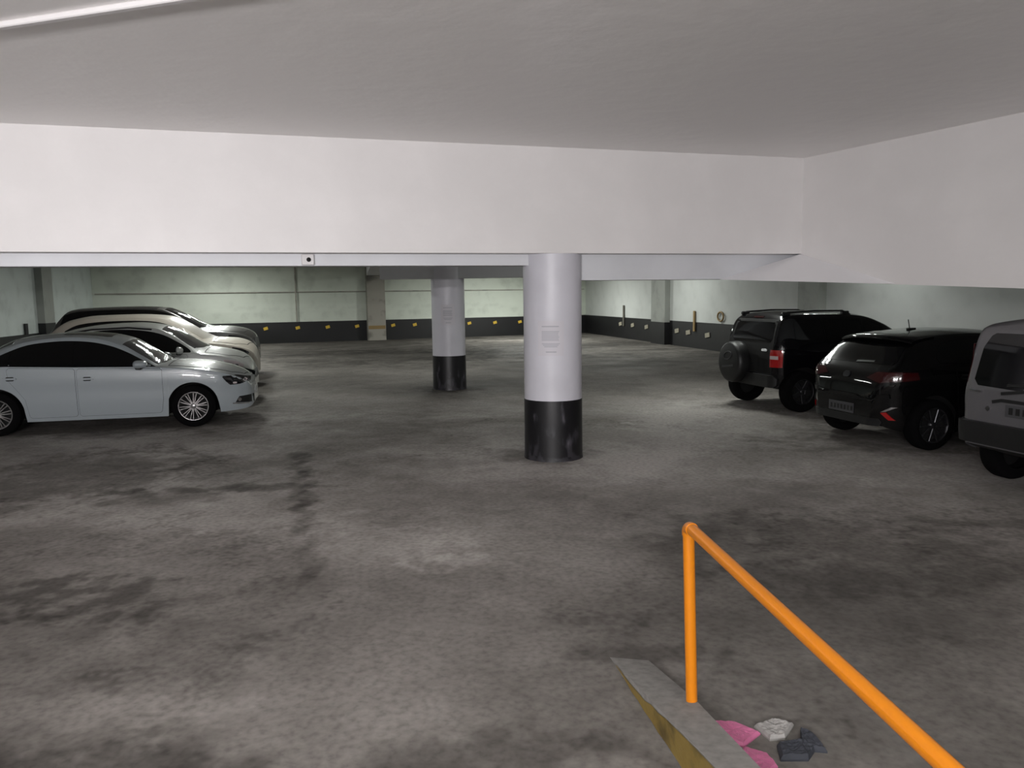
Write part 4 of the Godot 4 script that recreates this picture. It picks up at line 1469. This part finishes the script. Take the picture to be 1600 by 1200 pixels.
func black_suv() -> void:
	var L := 3.85
	var B := Body.new({"L": L, "tuck": 0.05, "tumble": 1.2,
		"w": [[0, 0.66], [0.05, 0.76], [0.16, 0.83], [0.5, 0.865], [2.4, 0.87], [3.2, 0.85], [3.55, 0.77], [3.75, 0.62], [3.82, 0.52], [3.85, 0.40]],
		"rk": [[0, 0.40], [0.2, 0.34], [0.5, 0.30], [3.2, 0.28], [3.7, 0.32], [3.85, 0.38]],
		"ys": [[0, 0.90], [0.03, 1.04], [0.1, 1.09], [0.6, 1.09], [1.6, 1.07], [2.5, 1.03], [3.0, 1.0], [3.4, 0.93], [3.65, 0.84], [3.78, 0.72], [3.85, 0.56]],
		"yr": [[0, 0.92], [0.03, 1.10], [0.09, 1.32], [0.16, 1.47], [0.28, 1.545], [0.6, 1.565], [1.2, 1.56], [1.7, 1.52], [2.1, 1.39], [2.5, 1.16], [2.75, 1.05], [3.0, 1.02], [3.4, 0.95], [3.65, 0.85], [3.78, 0.73], [3.85, 0.57]],
		"wr": [[0, 0.62], [0.05, 0.69], [0.2, 0.66], [0.6, 0.65], [1.6, 0.64], [2.2, 0.66], [2.6, 0.73], [3.0, 0.76], [3.4, 0.68], [3.7, 0.52], [3.85, 0.34]],
		"yt": [[0, 0.94], [0.03, 1.12], [0.09, 1.34], [0.16, 1.51], [0.28, 1.60], [0.6, 1.625], [1.2, 1.615], [1.7, 1.575], [2.15, 1.42], [2.6, 1.18], [2.75, 1.11], [3.0, 1.085], [3.4, 1.02], [3.65, 0.93], [3.78, 0.80], [3.85, 0.62]],
		"arches": [[0.45, 0.34, 0.39], [2.94, 0.34, 0.39]]})
	# rear wheel (near side) stands at the traced spot
	var ang := 15.5
	var o := car_root("compact_suv", "black compact off-roader with a spare wheel on its tailgate and roof rails", B, 0, 0, ang, M.black_car)
	var h := Vector3(cos(deg_to_rad(ang)), 0, -sin(deg_to_rad(ang)))
	var r := Vector3(sin(deg_to_rad(ang)), 0, cos(deg_to_rad(ang)))
	o.position = Vector3(4.67, 0, -12.24) - (0.45 - L / 2) * h - 0.84 * r
	for s in [1.0, -1.0]:
		wheel(o, Vector3(0.45 - L / 2, 0.335, s * 0.755), 0.335, 0.205, 0.205, "wide", M.dark_alloy, s, 0.2)
		wheel(o, Vector3(2.94 - L / 2, 0.335, s * 0.755), 0.335, 0.205, 0.205, "wide", M.dark_alloy, s, 0.7)
	# glass
	both(o, "side_window", B, rnd(P([0.32, 1.13, 0.85, 1.12, 0.85, 1.47, 0.34, 1.46]), 0.04), M.glass)
	both(o, "side_window", B, rnd(P([0.90, 1.12, 1.60, 1.105, 1.60, 1.45, 0.90, 1.475]), 0.03), M.glass)
	both(o, "side_window", B, rnd(P([1.66, 1.10, 2.48, 1.075, 2.40, 1.14, 2.05, 1.34, 1.74, 1.45, 1.66, 1.46]), 0.03), M.glass)
	put("windscreen", B.patch("T", P([1.95, -0.6, 2.0, 0.0, 1.95, 0.6, 2.5, 0.70, 2.62, 0.4, 2.66, 0.0, 2.62, -0.4, 2.5, -0.70]), 0.003), M.glass, o)
	put("rear_window", B.patch("B", rnd(P([-0.58, 1.12, 0.60, 1.12, 0.55, 1.45, -0.54, 1.45]), 0.05), 0.005), M.glass, o)
	var tg := put("tailgate", B.line("B", P([-0.62, 0.62, -0.64, 1.08, -0.58, 1.49, 0.58, 1.49, 0.64, 1.08, 0.62, 0.62, -0.62, 0.62]), 0.012, 0.003), M.seam, o)
	put("tailgate_handle", B.patch("B", rnd(P([0.36, 0.98, 0.52, 0.98, 0.52, 1.02, 0.36, 1.02]), 0.015), 0.02, 0.05), M.chrome, tg)
	door(o, B, rnd(P([0.93, 1.085, 1.62, 1.065, 1.62, 0.36, 0.95, 0.36, 0.90, 0.72]), 0.03), M.black_car, Vector2(1.08, 0.93))
	door(o, B, rnd(P([1.65, 1.065, 2.52, 1.03, 2.50, 0.36, 1.65, 0.36]), 0.03), M.black_car, Vector2(1.80, 0.92))
	# bumper and lamps
	put("rear_bumper", B.patch("B", rnd(P([-0.74, 0.40, 0.74, 0.40, 0.76, 0.60, -0.76, 0.60]), 0.05), 0.05, 0.06), M.dark_plastic, o)
	for s in [1.0, -1.0]:
		var q := P([0.60, 0.73, 0.755, 0.73, 0.755, 1.01, 0.60, 1.01])
		var side := P([0.03, 0.73, 0.10, 0.73, 0.10, 1.01, 0.03, 1.01])
		var tl := put("tail_lamp", B.patch("B", q if s > 0 else mirror(q), 0.012, 0.03), M.red_lamp, o)
		put("tail_lamp_side", B.patch("R" if s > 0 else "L", side, 0.008, 0.03), M.red_lamp, tl)
		var cq := P([0.61, 0.86, 0.75, 0.86, 0.75, 0.915, 0.61, 0.915])
		put("reversing_lens", B.patch("B", cq if s > 0 else mirror(cq), 0.016, 0.03), M.clear_lamp, tl)
	put("high_brake_lamp", B.patch("B", P([-0.14, 1.515, 0.14, 1.515, 0.14, 1.54, -0.14, 1.54]), 0.008, 0.05), M.dark_red_lamp, o)
	# spare wheel under its cover
	var sp := MB.new()
	var c := Vector3(-L / 2 - 0.02, 0.755, -0.31)
	var tt := Transform3D(Basis(Vector3.BACK, PI / 2), c)
	sp.lathe([Vector2(0.30, -0.10), Vector2(0.345, -0.06), Vector2(0.355, 0.02), Vector2(0.35, 0.12), Vector2(0.335, 0.17), Vector2(0.30, 0.195), Vector2(0.15, 0.205), Vector2(0.0, 0.205)], tt, 56)
	var sw := put("spare_wheel_cover", sp, M.dark_plastic, o)
	var em := MB.new()
	var ring := []
	for i in 33:
		var a := TAU * i / 32.0
		ring.append(Vector3(c.x - 0.206, c.y + 0.11 + sin(a) * 0.065 + cos(a) * 0.02, c.z + cos(a) * 0.12))
	em.tube(ring, 0.012, 8, false)
	var soft := plain(Color(0.16, 0.16, 0.17), 0.5)
	put("cover_emblem", em, soft, sw)
	var ln := MB.new()
	ln.bevel_box(Transform3D(Basis(Vector3.RIGHT, -0.12), c + Vector3(-0.206, -0.07, 0)), Vector3(0.006, 0.035, 0.36), 0.002)
	put("cover_stripe", ln, soft, sw)
	# roof rails
	for s in [1.0, -1.0]:
		var ra := MB.new()
		var y0 := B.ytop(0.25, 0.58)
		ra.tube([Vector3(0.22 - L / 2, B.ytop(0.22, 0.58) + 0.01, s * 0.58), Vector3(0.30 - L / 2, y0 + 0.05, s * 0.58), Vector3(0.8 - L / 2, B.ytop(0.8, 0.58) + 0.045, s * 0.58), Vector3(1.35 - L / 2, B.ytop(1.35, 0.58) + 0.05, s * 0.58), Vector3(1.5 - L / 2, B.ytop(1.5, 0.58) + 0.0, s * 0.58)], 0.016, 10)
		for x in [0.28, 1.40]:
			ra.box(Vector3(x - L / 2, B.ytop(x, 0.58) + 0.02, s * 0.58), Vector3(0.16, 0.06, 0.045), 0.015)
		put("roof_rail", ra, M.dark_plastic, o)
	for s in [1.0, -1.0]:
		wing_mirror(o, Vector3(2.3 - L / 2, 1.13, s * 0.97), s, M.black_car)


func black_hatchback() -> void:
	var L := 3.9
	var B := Body.new({"L": L,
		"w": [[0, 0.52], [0.06, 0.66], [0.16, 0.77], [0.3, 0.83], [0.6, 0.86], [2.6, 0.86], [3.3, 0.84], [3.6, 0.76], [3.8, 0.60], [3.9, 0.38]],
		"rk": [[0, 0.36], [0.1, 0.28], [0.5, 0.20], [3.3, 0.19], [3.8, 0.22], [3.9, 0.28]],
		"ys": [[0, 0.60], [0.03, 0.78], [0.10, 0.91], [0.25, 0.97], [0.7, 1.0], [1.6, 0.985], [2.6, 0.94], [3.1, 0.91], [3.5, 0.83], [3.75, 0.72], [3.9, 0.5]],
		"yr": [[0, 0.62], [0.03, 0.80], [0.10, 0.94], [0.22, 1.04], [0.40, 1.22], [0.55, 1.31], [0.8, 1.36], [1.3, 1.385], [1.8, 1.36], [2.2, 1.24], [2.6, 1.04], [2.8, 0.955], [3.1, 0.925], [3.5, 0.845], [3.75, 0.73], [3.9, 0.51]],
		"wr": [[0, 0.46], [0.06, 0.60], [0.2, 0.68], [0.5, 0.615], [0.9, 0.60], [1.8, 0.60], [2.3, 0.63], [2.8, 0.72], [3.2, 0.73], [3.6, 0.6], [3.9, 0.3]],
		"yt": [[0, 0.66], [0.03, 0.84], [0.10, 0.97], [0.20, 1.05], [0.40, 1.26], [0.52, 1.355], [0.8, 1.405], [1.3, 1.44], [1.8, 1.42], [2.2, 1.29], [2.6, 1.09], [2.85, 0.99], [3.1, 0.975], [3.5, 0.90], [3.75, 0.78], [3.9, 0.56]],
		"arches": [[0.62, 0.31, 0.36], [3.12, 0.31, 0.36]]})
	var ang := 15.0
	var o := car_root("dark_hatchback", "glossy black hatchback with red tail lamps between off-roader and grey van", B, 0, 0, ang, M.black_hatch)
	var h := Vector3(cos(deg_to_rad(ang)), 0, -sin(deg_to_rad(ang)))
	var r := Vector3(sin(deg_to_rad(ang)), 0, cos(deg_to_rad(ang)))
	o.position = Vector3(5.05, 0, -9.12) - (0.60 - L / 2) * h - 0.84 * r
	for s in [1.0, -1.0]:
		wheel(o, Vector3(0.62 - L / 2, 0.308, s * 0.755), 0.308, 0.215, 0.20, "star", M.dark_alloy, s, 0.3)
		wheel(o, Vector3(3.12 - L / 2, 0.308, s * 0.755), 0.308, 0.215, 0.20, "star", M.dark_alloy, s)
	both(o, "side_window", B, rnd(P([0.62, 1.06, 1.5, 1.03, 1.5, 1.31, 1.1, 1.315, 0.8, 1.27]), 0.04), M.glass)
	both(o, "side_window", B, rnd(P([1.56, 1.03, 2.58, 0.98, 2.45, 1.06, 2.1, 1.23, 1.8, 1.30, 1.56, 1.31]), 0.03), M.glass)
	put("windscreen", B.patch("T", P([1.95, -0.55, 2.0, 0.0, 1.95, 0.55, 2.65, 0.66, 2.78, 0.3, 2.8, 0.0, 2.78, -0.3, 2.65, -0.66]), 0.003), M.glass, o)
	var rw := put("rear_window", B.patch("B", rnd(P([-0.64, 1.03, 0.64, 1.03, 0.55, 1.30, -0.55, 1.30]), 0.03), 0.004, 0.05), M.screen, o)
	rw.material_override = M.glass
	put("rear_wiper", B.line("B", P([0.0, 1.045, 0.3, 1.06]), 0.02, 0.012), M.dark_plastic, rw)
	# roof spoiler
	var sp := MB.new()
	var rows := []
	for i in 17:
		var z := lerpf(-0.63, 0.63, i / 16.0)
		var yt := B.ytop(0.62, z * 0.93)
		var row := PackedVector3Array()
		var drop := 0.05 * pow(absf(z) / 0.63, 3.0)
		var tipx := 0.36 + 0.08 * pow(absf(z) / 0.63, 2.0)
		for k in [[0.80, B.ytop(0.80, z * 0.9) + 0.003], [0.62, yt + 0.012], [tipx + 0.06, 1.375 - drop], [tipx, 1.345 - drop], [tipx + 0.03, 1.315 - drop], [0.54, 1.30 - drop * 0.5]]:
			row.append(Vector3(k[0] - L / 2, k[1], z))
		rows.append(row)
	sp.grid(rows, Vector3(0.55 - L / 2, 1.1, 0))
	put("roof_spoiler", sp, M.black_hatch, o)
	# tail lamps wrap round the corners
	for s in [1.0, -1.0]:
		var q := P([0.36, 0.87, 0.50, 0.95, 0.80, 0.955, 0.80, 0.86, 0.60, 0.82])
		var tl := put("tail_lamp", B.patch("B", q if s > 0 else mirror(q), 0.010, 0.03), M.dark_red_lamp, o)
		put("tail_lamp_side", B.patch("R" if s > 0 else "L", P([0.12, 0.84, 0.40, 0.87, 0.38, 0.955, 0.14, 0.945]), 0.008, 0.03), M.dark_red_lamp, tl)
		var g := P([0.70, 0.53, 0.735, 0.53, 0.66, 0.46, 0.725, 0.38, 0.685, 0.38, 0.615, 0.46])
		g = P([0.615, 0.46, 0.685, 0.375, 0.73, 0.375, 0.665, 0.47])
		put("bumper_reflector", B.patch("B", g if s > 0 else mirror(g), 0.012, 0.03), M.red_lamp, o)
		var g2 := P([0.615, 0.468, 0.665, 0.478, 0.755, 0.535, 0.71, 0.535])
		put("chrome_blade", B.patch("B", g2 if s > 0 else mirror(g2), 0.012, 0.03), M.chrome, o)
	put("badge", B.patch("B", rnd(P([-0.06, 0.85, 0.06, 0.85, 0.06, 0.92, -0.06, 0.92]), 0.02), 0.014, 0.03), M.dark_alloy, o)
	put("tailgate_gap", B.line("B", P([-0.62, 0.99, -0.60, 0.66, -0.5, 0.60, 0.5, 0.60, 0.60, 0.66, 0.62, 0.99]), 0.012, 0.003), M.seam, o)
	put("bumper_crease", B.line("B", P([-0.70, 0.665, -0.3, 0.63, 0.3, 0.63, 0.70, 0.665]), 0.05, 0.018), M.black_hatch, o)
	var pl := put("number_plate", B.patch("B", P([-0.26, 0.40, 0.20, 0.40, 0.20, 0.525, -0.26, 0.525]), 0.014, 0.2), M.plate, o)
	# the characters cannot be read in the photograph: dim blocks where they stand
	for i in 7:
		var z := -0.22 + i * 0.063
		put("plate_mark", B.patch("B", P([z, 0.43, z + 0.035, 0.43, z + 0.035, 0.49, z, 0.49]), 0.017, 0.2), M.dark_plastic, pl)
	put("diffuser", B.patch("B", rnd(P([-0.6, 0.29, 0.6, 0.29, 0.64, 0.385, -0.64, 0.385]), 0.03), 0.012, 0.05), M.dark_plastic, o)
	door(o, B, rnd(P([1.53, 0.98, 2.62, 0.935, 2.6, 0.26, 1.53, 0.26]), 0.03), M.black_hatch, Vector2(1.68, 0.85))
	door(o, B, rnd(P([0.92, 1.0, 1.50, 0.98, 1.50, 0.26, 1.05, 0.26, 0.98, 0.55]), 0.03), M.black_hatch, Vector2(1.05, 0.88))
	var an := MB.new()
	var ax := 0.98 - L / 2
	an.tube([Vector3(ax, B.ytop(0.98, 0) - 0.005, 0), Vector3(ax - 0.03, B.ytop(0.98, 0) + 0.13, 0)], 0.006, 8)
	an.box(Vector3(ax + 0.02, B.ytop(0.98, 0) + 0.008, 0), Vector3(0.13, 0.025, 0.05), 0.01)
	put("antenna", an, M.dark_plastic, o)
	for s in [1.0, -1.0]:
		wing_mirror(o, Vector3(2.4 - L / 2, 1.02, s * 0.96), s, M.black_hatch)


func grey_van() -> void:
	var L := 4.2
	var B := Body.new({"L": L, "tuck": 0.05, "tumble": 1.25,
		"w": [[0, 0.70], [0.03, 0.765], [0.1, 0.81], [0.4, 0.84], [2.8, 0.85], [3.4, 0.83], [3.8, 0.74], [4.05, 0.6], [4.2, 0.4]],
		"rk": [[0, 0.42], [0.2, 0.34], [0.5, 0.26], [3.6, 0.24], [4.1, 0.27], [4.2, 0.34]],
		"ys": [[0, 0.94], [0.03, 1.0], [0.1, 1.02], [1.6, 1.02], [2.8, 1.0], [3.3, 0.97], [3.8, 0.88], [4.05, 0.76], [4.2, 0.5]],
		"yr": [[0, 0.96], [0.03, 1.16], [0.07, 1.40], [0.12, 1.545], [0.25, 1.60], [0.6, 1.615], [1.8, 1.61], [2.3, 1.50], [2.8, 1.22], [3.1, 1.03], [3.4, 0.985], [3.8, 0.895], [4.05, 0.77], [4.2, 0.51]],
		"wr": [[0, 0.66], [0.05, 0.69], [0.12, 0.66], [0.25, 0.61], [0.6, 0.58], [2.0, 0.57], [2.5, 0.62], [3.0, 0.72], [3.4, 0.73], [3.8, 0.6], [4.2, 0.3]],
		"yt": [[0, 0.98], [0.03, 1.18], [0.07, 1.42], [0.12, 1.575], [0.25, 1.655], [0.6, 1.68], [1.8, 1.675], [2.3, 1.56], [2.8, 1.29], [3.15, 1.08], [3.4, 1.05], [3.8, 0.96], [4.05, 0.83], [4.2, 0.56]],
		"arches": [[0.60, 0.31, 0.365], [3.25, 0.31, 0.365]]})
	var ang := 15.0
	var o := car_root("small_van", "grey van with dark bumper and large rear window at the right edge", B, 0, 0, ang, M.grey_van)
	o.set_meta("category", "van")
	var h := Vector3(cos(deg_to_rad(ang)), 0, -sin(deg_to_rad(ang)))
	var r := Vector3(sin(deg_to_rad(ang)), 0, cos(deg_to_rad(ang)))
	o.position = Vector3(6.709, 0, -7.427) + 0.02 * r
	for s in [1.0, -1.0]:
		wheel(o, Vector3(0.62 - L / 2, 0.31, s * 0.735), 0.31, 0.195, 0.195, "ten", M.dark_alloy, s)
		wheel(o, Vector3(3.25 - L / 2, 0.31, s * 0.735), 0.31, 0.195, 0.195, "ten", M.dark_alloy, s)
	put("rear_window", B.patch("B", rnd(P([-0.635, 1.005, -0.06, 0.99, -0.045, 1.51, -0.51, 1.51, -0.585, 1.37]), 0.05), 0.005, 0.05), M.glass, o)
	put("rear_window", B.patch("B", rnd(P([0.635, 1.005, 0.06, 0.99, 0.045, 1.51, 0.51, 1.51, 0.585, 1.37]), 0.05), 0.005, 0.05), M.glass, o)
	put("door_gap", B.line("B", P([0.0, 0.66, 0.0, 1.56]), 0.012, 0.003), M.seam, o)
	put("rear_bumper", B.patch("B", rnd(P([-0.775, 0.45, 0.775, 0.45, 0.80, 0.655, -0.80, 0.655]), 0.03), 0.075, 0.06), M.dark_plastic, o)
	for s in [1.0, -1.0]:
		var bq := P([0.0, 0.45, 0.24, 0.45, 0.24, 0.655, 0.0, 0.655])
		put("bumper_corner", B.patch("R" if s > 0 else "L", bq, 0.03, 0.05), M.dark_plastic, o)
		var tl := P([0.03, 1.02, 0.16, 1.02, 0.16, 1.40, 0.05, 1.40])
		put("tail_lamp", B.patch("R" if s > 0 else "L", tl, 0.008, 0.04), M.dark_red_lamp, o)
		both(o, "side_window", B, rnd(P([2.0, 1.05, 2.95, 1.04, 2.7, 1.22, 2.35, 1.42, 2.0, 1.46]), 0.03), M.glass)
	put("hinge", B.patch("B", rnd(P([-0.66, 0.94, -0.52, 0.935, -0.52, 0.955, -0.66, 0.965]), 0.008), 0.02, 0.05), M.chrome, o)
	put("key_lock", B.patch("B", rnd(P([-0.47, 0.765, -0.42, 0.765, -0.42, 0.815, -0.47, 0.815]), 0.02), 0.012, 0.03), M.chrome, o)
	put("plate_recess", B.line("B", P([-0.40, 0.86, -0.30, 0.885, 0.35, 0.885, 0.40, 0.86]), 0.03, 0.012), M.dark_plastic, o)
	put("rear_wiper", B.line("B", P([-0.24, 1.035, 0.12, 1.06]), 0.025, 0.03), M.dark_plastic, o)
	put("wiper_blade", B.line("B", P([-0.30, 0.95, 0.25, 1.05]), 0.03, 0.02), M.dark_plastic, o)
	var pl := put("number_plate", B.patch("B", P([-0.25, 0.74, 0.25, 0.74, 0.25, 0.85, -0.25, 0.85]), 0.014, 0.3), M.plate, o)
	for i in 6:
		var z := -0.21 + i * 0.072
		put("plate_mark", B.patch("B", P([z, 0.765, z + 0.04, 0.765, z + 0.04, 0.83, z, 0.83]), 0.017, 0.2), M.dark_plastic, pl)
	put("windscreen", B.patch("T", P([2.2, -0.52, 2.24, 0.0, 2.2, 0.52, 2.98, 0.66, 3.08, 0.0, 2.98, -0.66]), 0.003), M.glass, o)
